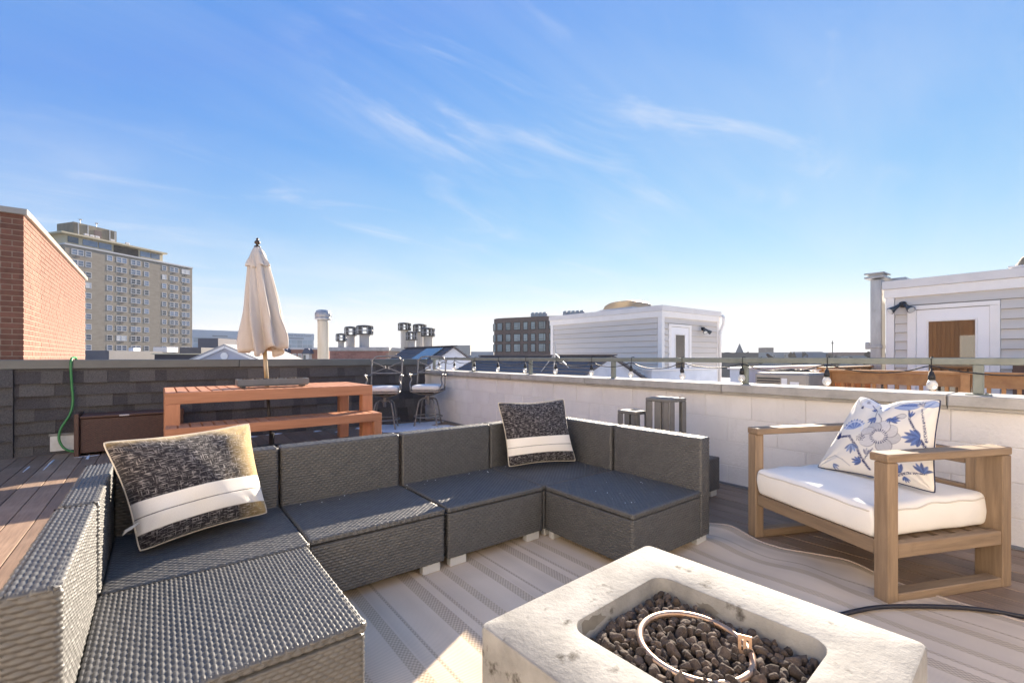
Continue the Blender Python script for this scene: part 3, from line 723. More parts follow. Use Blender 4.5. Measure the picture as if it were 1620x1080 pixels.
def cpart(name, boxes, bev=0.004, parent=None):
    b = MB()
    for q in boxes: b.box(*q, bev)
    q = boxes[0]; dm = [abs(q[1] - q[0]), abs(q[3] - q[2]), abs(q[5] - q[4])]
    return obj(name, b, teak(dm.index(max(dm))), parent or ch, local=True)
for s in (-1, 1):
    xo, xi = s * HW, s * (HW - 0.067); xa, xb = min(xo, xi), max(xo, xi)
    cpart('leg', [(xa, xb, HD - 0.06, HD, 0.0, 0.640)])
    xr = s * (HW - 0.115); ra, rb = min(xo, xr), max(xo, xr)
    cpart('leg', [(ra, rb, -HD, -HD + 0.06, 0.0, 0.640)])
    cpart('armrest', [(min(xo, s * (HW - 0.085)) - 0.002, max(xo, s * (HW - 0.085)) + 0.002, -HD - 0.003, HD + 0.003, 0.642, 0.680)], 0.005)
    cpart('sled_runner', [(xa + 0.002, xb - 0.002, -HD + 0.061, HD - 0.061, 0.0, 0.045)])
    xs0 = s * (HW - 0.004); xs1 = s * (HW - 0.045)
    cpart('side_rail', [(min(xs0, xs1), max(xs0, xs1), -HD + 0.061, HD - 0.061, 0.205, 0.272)])
    bx0, bx1 = s * (HW - 0.118), s * (HW - 0.165)
    cpart('back_post', [(min(bx0, bx1), max(bx0, bx1), -HD + 0.004, -HD + 0.044, 0.205, 0.640)])
cpart('front_rail', [(-HW + 0.069, HW - 0.069, HD - 0.05, HD - 0.008, 0.205, 0.272)])
cpart('back_seat_rail', [(-HW + 0.168, HW - 0.168, -HD + 0.005, -HD + 0.043, 0.205, 0.272)])
for z0, z1 in ((0.385, 0.455), (0.565, 0.638)): cpart('back_rail', [(-HW + 0.167, HW - 0.167, -HD + 0.006, -HD + 0.042, z0, z1)])
for k in range(6):
    y0 = -HD + 0.07 + k * 0.115; cpart('seat_slat', [(-HW + 0.047, HW - 0.047, y0, y0 + 0.08, 0.240, 0.262)], 0.003)
def cush_def(q):
    x, y, z = q; sx, sy = x / 0.355, y / 0.35
    bulge = 0.022 * max(0, 1 - sx * sx) * max(0, 1 - sy * sy) * max(0.0, min(1.0, z / 0.05))
    side = 0.012 * (1 - (z / 0.085) ** 2)
    w = 0.004 * math.sin(9 * x + 4 * y) + 0.003 * math.sin(17 * y - 6 * x) + (0.0035 * math.sin(38 * x + 21 * z) * (1 - abs(z) / 0.09) if abs(sy) > 0.85 else 0) + (0.003 * math.sin(33 * y + 25 * z) if abs(sx) > 0.85 else 0)
    drop = -0.010 * max(0, sy) * max(0, -sx + 0.4)
    return (x + (side if abs(sx) > 0.9 else 0) * (1 if sx > 0 else -1) + w * 0.6, y + (side if abs(sy) > 0.9 else 0) * (1 if sy > 0 else -1) + w * 0.5, z + bulge + (w + drop) * max(0.0, min(1.0, (z - 0.01) / 0.045)))
cu = thing('seat_cushion', 'thick white seat cushion on the teak armchair', 'cushion', (CH[0], CH[1], 0.272), CRZ)
b = MB(); b.rbox((0.0, 0.022, 0.083), (0.715, 0.72, 0.162), 0.024, 16, cush_def); obj('cover', b, m_cush, cu, local=True, smooth=True)
b = MB(); ring = []; hx2, hy2, cr_ = 0.3575, 0.36, 0.024
for (xa, ya, xb, yb) in ((hx2, -hy2 + cr_, hx2, hy2 - cr_), (hx2 - cr_, hy2, -hx2 + cr_, hy2), (-hx2, hy2 - cr_, -hx2, -hy2 + cr_), (-hx2 + cr_, -hy2, hx2 - cr_, -hy2)):
    for k in range(25):
        q = cush_def((xa + (xb - xa) * k / 24, ya + (yb - ya) * k / 24, 0.056)); ring.append((q[0], q[1] + 0.022, q[2] + 0.083))
b.tube(ring, 0.0042, 6, True); obj('seam_piping', b, mat('cushion_piping', (0.68, 0.62, 0.54), rough=0.9), cu, local=True, smooth=True)

# floral pillow: the print is painted point by point on the cover
def floral(u, v):
    col = np.tile(np.array([[0.74, 0.70, 0.63]]), (len(u), 1))
    blue, mid, navy, grey = np.array([0.12, 0.19, 0.42]), np.array([0.30, 0.38, 0.58]), np.array([0.035, 0.045, 0.13]), np.array([0.50, 0.49, 0.50])
    line = np.array([0.20, 0.19, 0.20])
    def over(mask, c, a=1.0):
        k = np.clip(mask, 0, 1)[:, None] * a; col[:] = col * (1 - k) + c * k
    def sm(d, w=0.008): return np.clip(0.5 - d / w, 0, 1)
    hsh = np.sin(u * 311.7 + v * 183.3) * 43758.54; hsh = hsh - np.floor(hsh)
    def petal(cx, cy, ang, ln, wd, c, edge=None, a=0.9):
        x, y = (u - cx), (v - cy); p = x * math.cos(ang) + y * math.sin(ang); q = -x * math.sin(ang) + y * math.cos(ang)
        t = p / ln; half = wd * np.sin(np.clip(t, 0, 1) * math.pi) ** 0.7 * (0.6 + 0.6 * np.clip(t, 0, 1)); d = np.abs(q) - half; inside = (t > 0) & (t < 1)
        over(sm(d) * inside, c, a)
        if edge is not None: over(sm(np.abs(d) - 0.004, 0.006) * inside, edge, 0.85)
        over(sm(np.abs(np.sin(q / wd * 6)) - 0.12, 0.2) * sm(d + 0.01) * inside * (t > 0.35), line, 0.25)
    def leaf(cx, cy, ang, ln, wd, c, a=0.95):
        x, y = (u - cx), (v - cy); p = x * math.cos(ang) + y * math.sin(ang); q = -x * math.sin(ang) + y * math.cos(ang); t = p / ln
        half = wd * np.clip(4 * t * (1 - t), 0, 1) ** 0.8; over(sm(np.abs(q) - half, 0.006) * ((t > 0) & (t < 1)), c, a)
        over(sm(np.abs(q) - 0.0022, 0.004) * ((t > 0) & (t < 0.95)), navy, 0.6)
    def stroke(pts, w0, w1, c, rough_=0.0):
        for (x0, y0), (x1, y1), k in zip(pts[:-1], pts[1:], range(len(pts))):
            dx, dy = x1 - x0, y1 - y0; t = np.clip(((u - x0) * dx + (v - y0) * dy) / (dx * dx + dy * dy), 0, 1)
            d = np.hypot(u - x0 - t * dx, v - y0 - t * dy); w = w0 + (w1 - w0) * (k + t) / max(1, len(pts) - 1)
            over(sm(d - w) * (hsh > rough_), c, 0.95)
    def spray(cx, cy, a0, n_, ln, c):
        for k in range(n_): leaf(cx, cy, a0 + (k - (n_ - 1) / 2) * 0.42, ln * (1 - 0.12 * abs(k - (n_ - 1) / 2)), ln * 0.13, c if k % 2 else navy * 0.5 + c * 0.5)
    # branches
    stroke([(0.10, 0.40), (0.24, 0.42), (0.36, 0.30), (0.46, 0.14), (0.52, 0.06)], 0.016, 0.011, navy, 0.22)
    stroke([(0.46, 0.14), (0.50, 0.24), (0.53, 0.30)], 0.008, 0.006, navy, 0.25)
    stroke([(0.97, 0.42), (0.90, 0.55), (0.80, 0.72), (0.76, 0.84)], 0.015, 0.009, navy, 0.25)
    stroke([(0.965, 0.50), (0.93, 0.70), (0.88, 0.86)], 0.012, 0.008, navy, 0.35)
    stroke([(0.74, 0.06), (0.84, 0.12), (0.96, 0.16)], 0.014, 0.007, navy, 0.3)
    stroke([(0.45, 0.78), (0.52, 0.70), (0.55, 0.62)], 0.004, 0.004, navy)
    # large grey flower
    for k, a in enumerate((0.1, 0.75, 1.45, 2.2, 2.9, 3.7, 5.3)): petal(0.56, 0.46, a, 0.21, 0.085, grey * (0.95 + 0.12 * (k % 3)), line)
    r = np.hypot(u - 0.56, v - 0.46); over(sm(r - 0.07), np.array([0.66, 0.64, 0.62]), 0.9)
    over(sm(np.abs(r - 0.075) - 0.018) * (np.sin(np.arctan2(v - 0.46, u - 0.56) * 22) > 0.1), navy, 0.9)
    for k in range(22):
        a = k * 2.4; rr = 0.008 * math.sqrt(k) * 1.3; over(sm(np.hypot(u - 0.37 - rr * math.cos(a), v - 0.42 - rr * math.sin(a)) - 0.006, 0.005), navy)
    # blue fan flowers
    for cx, cy, a0 in ((0.24, 0.52, 1.9),):
        for k in range(9): petal(cx, cy, a0 - 1.1 + k * 0.28, 0.15, 0.022, blue if k % 2 else mid, None, 0.95)
        rr = np.hypot(u - cx, v - cy); over(sm(np.abs(rr - 0.11) - 0.008) * (v > cy - 0.02), np.array([0.7, 0.72, 0.78]), 0.8)
    petal(0.60, 0.86, 0.15, 0.26, 0.05, mid, blue, 0.95); petal(0.86, 0.90, 0.35, 0.16, 0.045, mid, blue, 0.95)
    for k in range(7): leaf(0.63 + 0.03 * k, 0.885, 0.5, 0.06, 0.008, blue)
    petal(0.16, 0.88, 0.5, 0.22, 0.08, np.array([0.62, 0.64, 0.72]), np.array([0.5, 0.53, 0.66]), 0.6)
    # leaf sprays
    spray(0.30, 0.33, -1.4, 5, 0.13, mid); spray(0.92, 0.52, 3.3, 7, 0.16, blue); spray(0.44, 0.72, 4.3, 4, 0.12, blue); spray(0.78, 0.10, 2.3, 5, 0.13, blue)
    spray(0.12, 0.40, 2.6, 4, 0.09, navy); spray(0.94, 0.16, 1.6, 5, 0.11, blue); spray(0.62, 0.68, 0.3, 4, 0.11, blue); spray(0.44, 0.12, 2.9, 5, 0.10, blue)
    rr_ = random.Random(5)
    for k in range(15):
        cx, cy = rr_.uniform(0.06, 0.94), rr_.uniform(0.06, 0.94)
        if math.hypot(cx - 0.56, cy - 0.46) > 0.24: spray(cx, cy, rr_.uniform(0, 6.3), rr_.choice((3, 4, 5)), rr_.uniform(0.05, 0.09), rr_.choice((blue, mid, grey, navy)))
    stroke([(0.06, 0.10), (0.16, 0.16), (0.26, 0.12), (0.34, 0.06)], 0.007, 0.004, grey * 0.8)
    stroke([(0.30, 0.92), (0.40, 0.84), (0.44, 0.72)], 0.006, 0.004, navy, 0.2)
    petal(0.66, 0.74, 0.2, 0.10, 0.035, grey, line, 0.7); petal(0.48, 0.83, 0.4, 0.08, 0.025, mid, blue, 0.9)
    return np.clip(col, 0, 1)
mf = bpy.data.materials.new('floral_print'); mf.use_nodes = True; MATS['floral_print'] = mf
_a = mf.node_tree.nodes.new('ShaderNodeVertexColor'); _a.layer_name = 'print'; mf.node_tree.links.new(_a.outputs[0], mf.node_tree.nodes['Principled BSDF'].inputs['Base Color'])
mf.node_tree.nodes['Principled BSDF'].inputs['Roughness'].default_value = 0.85; mf.node_tree.nodes['Principled BSDF'].inputs['Specular IOR Level'].default_value = 0.2
mat('plain_pillow_back', (0.72, 0.69, 0.66), rough=0.9)
pillow_obj('floral_pillow', 'cream pillow with blue floral print and navy piping on the armchair',
           ((3.13, 1.03, 0.455), (2.985, 0.485, 0.455), (3.16, 0.495, 0.89), (3.30, 0.865, 0.875)), 0.18, mf, n=200, chop=0.13, paint=floral, pipe=mat('navy_piping', (0.02, 0.025, 0.07), rough=0.8))

# ------------------------------------------------------------------ rug
RUG_EDGE = [(2.60, 2.6), (2.80, 1.85), (2.88, 1.60), (2.945, 1.45), (2.87, 1.257), (2.87, 1.118), (2.935, 0.979), (2.92, 0.825), (2.90, 0.723), (2.865, 0.476), (2.872, 0.353), (2.88, 0.0), (2.86, -0.9)]
ys = np.linspace(-0.9, 2.6, 200); ex = np.interp(ys, [p[1] for p in RUG_EDGE][::-1], [p[0] for p in RUG_EDGE][::-1])
ker = np.hanning(9); ker /= ker.sum(); ex = np.convolve(np.pad(ex, 4, 'edge'), ker, 'valid')
nu = 150; P = np.zeros((len(ys), nu, 3)); x0 = 0.02
for j, (y, e) in enumerate(zip(ys, ex)):
    u = np.linspace(0, 1, nu); P[j, :, 0] = x0 + 2.86 * u + (e - x0 - 2.86) * np.exp(-((1 - u) * 2.86 / 0.42) ** 2); P[j, :, 1] = y
    wob = np.exp(-((1 - u) * (e - x0)) ** 2 / 0.16)
    P[j, :, 2] = 0.0075 + wob * (0.016 * (1 + math.sin(y * 9.5 + 0.6)) * np.exp(-(y - 1.1) ** 2 / 0.5)) * (0.5 + 0.5 * np.sin(u * 46 + 3 * math.sin(y * 4))) 
def rug_mat():
    m = bpy.data.materials.new('striped_flatweave'); m.use_nodes = True; MATS['striped_flatweave'] = m
    nt = m.node_tree; N = nt.nodes; L = nt.links; bs = N['Principled BSDF']; bs.inputs['Roughness'].default_value = 0.95; bs.inputs['Specular IOR Level'].default_value = 0.1
    uv = N.new('ShaderNodeUVMap'); sep = N.new('ShaderNodeSeparateXYZ'); L.new(uv.outputs[0], sep.inputs[0])
    def mt(op, a, b=0.0, cl=False):
        q = N.new('ShaderNodeMath'); q.operation = op; q.use_clamp = cl
        for k, v in enumerate((a, b)):
            if isinstance(v, (int, float)): q.inputs[k].default_value = v
            else: L.new(v, q.inputs[k])
        return q.outputs[0]
    X = sep.outputs[0]; Y = sep.outputs[1]
    ramp = N.new('ShaderNodeValToRGB'); ramp.color_ramp.interpolation = 'LINEAR'
    period = 1.0
    L.new(mt('FRACT', mt('DIVIDE', X, 0.62)), ramp.inputs[0])
    pale, midc, dk, br = (0.66, 0.54, 0.42, 1), (0.61, 0.495, 0.385, 1), (0.50, 0.395, 0.30, 1), (0.53, 0.42, 0.31, 1)
    stops = [(0.0, pale), (0.10, pale), (0.105, br), (0.18, br), (0.185, pale), (0.20, midc), (0.27, pale), (0.275, dk), (0.29, dk), (0.30, pale), (0.43, midc), (0.50, pale), (0.505, br), (0.60, dk), (0.605, pale), (0.66, pale), (0.67, dk), (0.69, dk), (0.70, midc), (0.83, pale), (0.84, br), (0.90, br), (0.905, midc), (1.0, pale)]
    el = ramp.color_ramp.elements
    while len(el) < len(stops): el.new(0.5)
    for e_, (p, c) in zip(el, stops): e_.position = p; e_.color = c
    # the weave: fine diagonal ribs, chequer in the brown bands
    per = 0.0085
    rib = mt('SINE', mt('MULTIPLY', mt('ADD', X, mt('MULTIPLY', Y, 0.7)), 2 * math.pi / per))
    chk = mt('MULTIPLY', mt('SINE', mt('MULTIPLY', X, 2 * math.pi / 0.017)), mt('SINE', mt('MULTIPLY', Y, 2 * math.pi / 0.020)))
    lum = N.new('ShaderNodeRGBToBW'); L.new(ramp.outputs[0], lum.inputs[0])
    inb = N.new('ShaderNodeMapRange'); inb.inputs[1].default_value = 0.49; inb.inputs[2].default_value = 0.43; L.new(lum.outputs[0], inb.inputs[0])
    pat = mt('ADD', mt('MULTIPLY', chk, mt('MULTIPLY', inb.outputs[0], 0.26)), mt('MULTIPLY', rib, 0.16))
    hs = N.new('ShaderNodeHueSaturation'); L.new(ramp.outputs[0], hs.inputs['Color'])
    nz = N.new('ShaderNodeTexNoise'); nz.inputs['Scale'].default_value = 3.0; nz.inputs['Detail'].default_value = 6; L.new(uv.outputs[0], nz.inputs[0])
    L.new(mt('ADD', mt('ADD', mt('MULTIPLY', nz.outputs[0], 0.35), 0.80), pat), hs.inputs['Value']); L.new(hs.outputs[0], bs.inputs['Base Color'])
    bp = N.new('ShaderNodeBump'); bp.inputs['Distance'].default_value = 0.0015; L.new(pat, bp.inputs['Height']); L.new(bp.outputs[0], bs.inputs['Normal'])
    return m
uvr = np.stack([np.tile(np.linspace(0, 2.85, nu), len(ys)), np.repeat(ys, nu)], 1)
rug_base = np.array([1.4, 0.9, 0.0])
rug_me = grid_mesh('area_rug', P.reshape(-1, 3) - rug_base, nu, len(ys), rug_mat(), uv=uvr)
rug = bpy.data.objects.new('area_rug', rug_me); link(rug); rug.location = rug_base; tag(rug, 'taupe striped flatweave rug with a rippled edge on the deck', 'rug')
BASE[rug.name] = tuple(rug_base); b = MB(); b.tube([tuple(P[j, -1] + np.array([0, 0, -0.001])) for j in range(0, len(ys), 2)], 0.0065, 6); obj('binding', b, mat('rug_binding', (0.50, 0.40, 0.32), rough=0.95), rug, smooth=True)
# ------------------------------------------------------------------ fire pit
m_conc = mat('cast_concrete', (0.335, 0.326, 0.308), (0.20, 0.195, 0.187), rough=0.8, spec=0.10, scale=2.9, detail=12, contrast=(0.42, 0.64), bump=0.0028, bscale=60, bstretch=(1, 1, 1), col3=(0.075, 0.068, 0.06), scale3=13, range3=(0.60, 0.70))
PZ = 0.36; pit_c = (1.172, 0.680); pit_r = R(2.9); PH = 0.4265
pit = thing('fire_pit', 'square cast concrete fire pit table with a recessed bowl', 'fire pit', (pit_c[0], pit_c[1], 0), pit_r)
def rrect(x0, x1, y0, y1, r, n=7):
    out = []
    for cx, cy, a0 in ((x1 - r, y1 - r, 0), (x0 + r, y1 - r, 90), (x0 + r, y0 + r, 180), (x1 - r, y0 + r, 270)):
        for k in range(n): a = R(a0 + 90 * k / (n - 1)); out.append((cx + r * math.cos(a), cy + r * math.sin(a)))
    return out
BW0, BW1, BH0, BH1 = -0.240, 0.225, -0.262, 0.252
loops = []
for ins, z in ((0.0, 0.012), (0.0, PZ - 0.010), (0.003, PZ - 0.004), (0.010, PZ)): loops.append([(x, y, z) for x, y in rrect(-PH + ins, PH - ins, -PH + ins, PH - ins, 0.022)])
for ins, z in ((-0.004, PZ), (-0.001, PZ - 0.0015), (0.0, PZ - 0.005), (0.010, PZ - 0.115), (0.016, PZ - 0.125)): loops.append([(x, y, z) for x, y in rrect(BW0 + ins, BW1 - ins, BH0 + ins, BH1 - ins, 0.055)])
b = MB(); n_ = len(loops[0]); b.add([p for l in loops for p in l], [(i * n_ + k, i * n_ + (k + 1) % n_, (i + 1) * n_ + (k + 1) % n_, (i + 1) * n_ + k) for i in range(len(loops) - 1) for k in range(n_)] + [tuple((len(loops) - 1) * n_ + k for k in range(n_))])
obj('pit_body', b, m_conc, pit, local=True, shade=30)
def blotch(name, pts, z, m, parent, th=0.0008):
    b = MB(); n = len(pts); b.add([(x, y, z) for x, y in pts], [tuple(range(n))]); return obj(name, b, m, parent, local=True)
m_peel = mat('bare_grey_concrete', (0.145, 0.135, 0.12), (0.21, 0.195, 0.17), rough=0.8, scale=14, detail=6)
def ragged(cx, cy, rx, ry, seed, n=30):
    return [(cx + rx * math.cos(a) * f, cy + ry * math.sin(a) * f) for a, f in ((2 * math.pi * k / n, 1 + 0.28 * math.sin(3 * 2 * math.pi * k / n + seed) + 0.16 * math.sin(7 * 2 * math.pi * k / n + 2 * seed)) for k in range(n))]
blotch('peeled_patch', ragged(BW0 - 0.030, -0.20, 0.012, 0.020, 1.0), PZ + 0.0006, m_peel, pit)
blotch('peeled_patch', ragged(BW0 - 0.036, -0.165, 0.009, 0.012, 2.2), PZ + 0.0006, m_peel, pit)
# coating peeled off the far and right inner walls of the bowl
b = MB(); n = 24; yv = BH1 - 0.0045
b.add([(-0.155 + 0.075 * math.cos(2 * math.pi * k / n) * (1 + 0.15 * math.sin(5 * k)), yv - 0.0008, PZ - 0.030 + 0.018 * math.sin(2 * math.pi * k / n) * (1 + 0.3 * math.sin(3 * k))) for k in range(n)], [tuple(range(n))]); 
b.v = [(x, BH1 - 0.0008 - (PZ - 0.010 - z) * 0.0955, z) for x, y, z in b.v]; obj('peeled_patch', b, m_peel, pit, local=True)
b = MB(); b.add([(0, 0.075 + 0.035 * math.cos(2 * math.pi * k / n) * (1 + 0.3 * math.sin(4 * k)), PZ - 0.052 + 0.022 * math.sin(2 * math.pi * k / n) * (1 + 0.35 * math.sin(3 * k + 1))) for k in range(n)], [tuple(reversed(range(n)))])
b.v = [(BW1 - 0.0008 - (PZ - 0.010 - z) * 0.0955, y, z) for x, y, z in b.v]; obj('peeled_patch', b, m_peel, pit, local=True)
# burner ring lying on the stones, with a slotted tag
m_copper = mat('heat_tinted_steel', (0.40, 0.25, 0.17), (0.46, 0.35, 0.27), rough=0.45, metal=0.8, scale=9, col3=(0.36, 0.20, 0.12), scale3=14, range3=(0.55, 0.75))
RC = (1.180, 0.690, 0.319)
rg_ = thing('burner_ring', 'copper coloured steel burner ring lying on the lava rocks', 'burner ring', RC)
b = MB(); b.tube([(0.146 * math.cos(2 * math.pi * k / 64), 0.146 * math.sin(2 * math.pi * k / 64), 0.006 * math.sin(2 * math.pi * k / 64)) for k in range(64)], 0.0095, 12, True); obj('ring_tube', b, m_copper, rg_, local=True, smooth=True)
b = MB(); tcx, tcy = 0.0, 0.0
for q in ((-0.017, -0.009), (-0.004, 0.004), (0.009, 0.017)): b.box(tcx + q[0], tcx + q[1], tcy - 0.003, tcy + 0.001, -0.006, 0.034)
b.box(tcx - 0.017, tcx + 0.017, tcy - 0.0031, tcy + 0.0011, 0.027, 0.038); b.box(tcx - 0.017, tcx + 0.017, tcy - 0.0031, tcy + 0.0011, -0.012, -0.001)
to = obj('slotted_tag', b, m_copper, rg_, local=True); to.location = (0.088, -0.098, 0.0); to.rotation_euler = (R(-12), 0, R(-65))
m_rock = mat('lava_rock', (0.058, 0.042, 0.034), (0.100, 0.076, 0.062), rough=0.95, scale=70, detail=4, rnd=0.40, bump=0.004, bscale=160, col3=(0.16, 0.09, 0.065), scale3=30, range3=(0.62, 0.8))
import bmesh
rock_me = []
for k in range(9):
    bm = bmesh.new(); bmesh.ops.create_icosphere(bm, subdivisions=3, radius=1.0)
    sq = Vector((random.uniform(0.8, 1.15), random.uniform(0.75, 1.05), random.uniform(0.65, 0.95)))
    cuts = [(Vector((random.uniform(-1, 1), random.uniform(-1, 1), random.uniform(-1, 1))).normalized(), random.uniform(0.52, 0.84)) for _ in range(10)]
    for v in bm.verts:
        p = v.co.copy()
        for nn, dd in cuts:
            e = p.dot(nn) - dd
            if e > 0: p -= nn * e * 0.95
        q = p * 1.7 + Vector((k * 9.1, 3.3, 1.2)); p *= 1 + 0.16 * mnoise.noise(q) + 0.09 * mnoise.noise(q * 3.1) + 0.05 * mnoise.noise(q * 7.3)
        v.co = Vector((p.x * sq.x, p.y * sq.y, p.z * sq.z))
    me = bpy.data.meshes.new('lava_rock'); bm.to_mesh(me); bm.free()
    for p in me.polygons: p.use_smooth = True
    me.materials.append(m_rock); rock_me.append(me)
def pit_world(x, y): c, s = math.cos(pit_r), math.sin(pit_r); return (pit_c[0] + x * c - y * s, pit_c[1] + x * s + y * c)
b = MB(); b.add([(x, y, PZ - 0.074) for x, y in rrect(BW0 + 0.012, BW1 - 0.012, BH0 + 0.012, BH1 - 0.012, 0.05)], [tuple(range(28))])
fl = tag(obj('lava_gravel', b, mat('lava_gravel_bed', (0.035, 0.027, 0.024), (0.075, 0.055, 0.05), rough=0.95, scale=120, bump=0.012, bscale=70), base=(0, 0, 0)), 'bed of dark lava gravel at the bottom of the fire pit bowl', 'gravel', kind='stuff')
fl.location = (pit_c[0], pit_c[1], 0); fl.rotation_euler = (0, 0, pit_r)
placed = []; tries = 0
while len(placed) < 292 and tries < 40000:
    tries += 1
    r = random.choice((0.0125, 0.015, 0.0175, 0.020, 0.022)) if tries < 12000 else random.choice((0.011, 0.013, 0.015))
    x, y = random.uniform(BW0 + 0.012 + r, BW1 - 0.012 - r), random.uniform(BH0 + 0.012 + r, BH1 - 0.012 - r)
    ok = all((x - a) ** 2 + (y - c) ** 2 > ((r + q) * 0.80) ** 2 for a, c, q in placed)
    if ok: placed.append((x, y, r))
for x, y, r in placed:
    wx, wy = pit_world(x, y); edge = min(x - BW0, BW1 - x, y - BH0, BH1 - y)
    mound = 0.010 * min(1, edge / 0.08) + 0.006 * mnoise.noise(Vector((x * 14, y * 14, 2)))
    o = bpy.data.objects.new('lava_rock', random.choice(rock_me)); link(o); o.location = (wx, wy, PZ - 0.060 + mound + random.uniform(-0.004, 0.006)); s = r * random.uniform(1.05, 1.25)
    o.scale = (s, s, s); o.rotation_euler = tuple(random.uniform(0, 6.28) for _ in range(3))
    tag(o, 'dark brown lava rock in the fire pit bowl', 'rock', 'lava rocks in the fire pit')
# ------------------------------------------------------------------ dining table and bench
def red_wood(ax):
    st = [8.0, 8.0, 8.0]; st[ax] = 0.7
    return mat('red_stained_wood_' + 'xyz'[ax], (0.55, 0.262, 0.145), (0.43, 0.195, 0.105), rough=0.55, scale=4, stretch=tuple(st), detail=6, contrast=(0.3, 0.7), rnd=0.10, bump=0.0006, bscale=9, spec=0.3)
def slat_table(name, label, cat, x0, x1, y0, y1, zt, apron, leg, npitch):
    t = thing(name, label, cat, ((x0 + x1) / 2, (y0 + y1) / 2, 0))
    n_ = round((x1 - x0) / npitch); p = (x1 - x0) / n_
    b = MB(); b.box(0.0065, p - 0.0065, y0 + 0.025, y1 - 0.025, zt - 0.022, zt, 0.003); me = b.mesh('slat', ((0, 0, 0))); me.materials.append(red_wood(1))
    bs = BASE[t.name]
    for k in range(n_): put('slat', me, t, (x0 + k * p - bs[0], -bs[1], random.uniform(-0.0008, 0.0008)))
    for ya, yb in ((y0, y0 + 0.024), (y1 - 0.024, y1)):
        b = MB(); b.box(x0, x1, ya, yb, zt - apron, zt - 0.0, 0.003); obj('apron', b, red_wood(0), t)
    for xa, xb in ((x0 + 0.002, x0 + 0.026), (x1 - 0.026, x1 - 0.002)):
        b = MB(); b.box(xa, xb, y0 + 0.0245, y1 - 0.0245, zt - apron, zt - 0.024, 0.003); obj('apron', b, red_wood(1), t)
    for xa in (x0 + 0.0, x1 - leg):
        for ya in (y0 + 0.0, y1 - leg):
            b = MB(); b.box(xa, xa + leg, ya, ya + leg * 0.62, 0.0, zt - apron - 0.001, 0.004); lg = obj('leg', b, red_wood(2), t)
            b = MB(); b.box(xa + 0.002, xa + leg - 0.002, ya + leg * 0.62 + 0.001, ya + leg, 0.0, zt - apron - 0.001, 0.004); obj('leg_board', b, red_wood(2), lg)
    return t
slat_table('dining_table', 'red stained slatted dining table before the shingled parapet', 'table', 0.05, 2.13, 5.60, 6.62, 0.77, 0.115, 0.125, 0.10)
slat_table('bench', 'low red stained slatted bench in front of the dining table', 'bench', 0.05, 2.14, 5.32, 5.72, 0.45, 0.095, 0.095, 0.10)
m_grey = mat('grey_planter_metal', (0.17, 0.18, 0.185), (0.14, 0.15, 0.155), rough=0.55, scale=6)
fb = thing('tabletop_fire_trough', 'long grey metal fire trough on the dining table', 'fire trough', (1.08, 5.98, 0.772))
def trough():
    x0, x1, y0, y1, z0, z1 = 0.70, 1.45, 5.88, 6.08, 0.787, 0.868
    lo = [(x0 + 0.02, x1 - 0.02, y0 + 0.01, y1 - 0.01, z0), (x0, x1, y0, y1, z0 + 0.02), (x0, x1, y0, y1, z1), (x0 + 0.02, x1 - 0.02, y0 + 0.02, y1 - 0.02, z1), (x0 + 0.02, x1 - 0.02, y0 + 0.02, y1 - 0.02, z1 - 0.02)]
    V = []; 
    for a, b_, c, d, z in lo: V += [(a, c, z), (b_, c, z), (b_, d, z), (a, d, z)]
    F = [(3, 2, 1, 0)] + [(i * 4 + k, i * 4 + (k + 1) % 4, i * 4 + 4 + (k + 1) % 4, i * 4 + 4 + k) for i in range(4) for k in range(4)] + [(16, 17, 18, 19)]
    return MB().add(V, F)
obj('body', trough(), m_grey, fb)
for fx in (0.76, 1.39):
    for fy in (5.90, 6.04):
        b = MB(); b.box(fx - 0.02, fx + 0.02, fy - 0.008, fy + 0.02, 0.772, 0.7868, 0.002); obj('foot', b, m_dark, fb)
bx, by, bz = BASE[fb.name]
for k in range(60):
    x, y = random.uniform(0.74, 1.41), random.uniform(5.905, 6.055)
    s = random.uniform(0.010, 0.017)
    put('glass_stone', rock_me[k % 9], fb, (x - bx, y - by, 0.862 - bz + random.uniform(0, 0.006)), tuple(random.uniform(0, 6) for _ in range(3)), (s, s, s))

# ------------------------------------------------------------------ closed market umbrella through the table
m_canvas = mat('cream_canvas', (0.66, 0.60, 0.54), (0.60, 0.54, 0.48), rough=0.9, spec=0.15, scale=4, stretch=(3, 3, 0.6), detail=5, bump=0.002, bscale=18, bstretch=(3, 3, 0.6), col3=(0.50, 0.40, 0.28), scale3=3.0, range3=(0.66, 0.9))
m_pole = mat('worn_wood_pole', (0.52, 0.44, 0.32), (0.40, 0.27, 0.11), rough=0.55, scale=7, stretch=(1, 1, 0.6), contrast=(0.42, 0.58))
UB = Vector((1.085, 6.13, 0.0)); UT = Vector((0.925, 6.10, 2.475))
um = thing('closed_umbrella', 'closed cream canvas market umbrella standing through the table', 'umbrella', tuple(UB))
ax = (UT - UB); 
def up_at(z): t = z / UT.z; return UB + ax * t
b = MB(); b.tube([up_at(0.05), up_at(0.75)], 0.019, 12); obj('lower_pole', b, mat('dark_umbrella_pole', (0.045, 0.04, 0.042), rough=0.45), um, smooth=True)
b = MB(); b.tube([up_at(0.7505), up_at(1.2), up_at(2.40)], 0.0235, 12); obj('pole', b, m_pole, um, smooth=True)
b = MB(); b.lathe([(0.001, 0.0), (0.24, 0.004), (0.24, 0.03), (0.06, 0.055), (0.03, 0.07), (0.03, 0.20)], 28, (UB.x, UB.y, 0.002)); obj('base', b, m_dark, um, smooth=True)
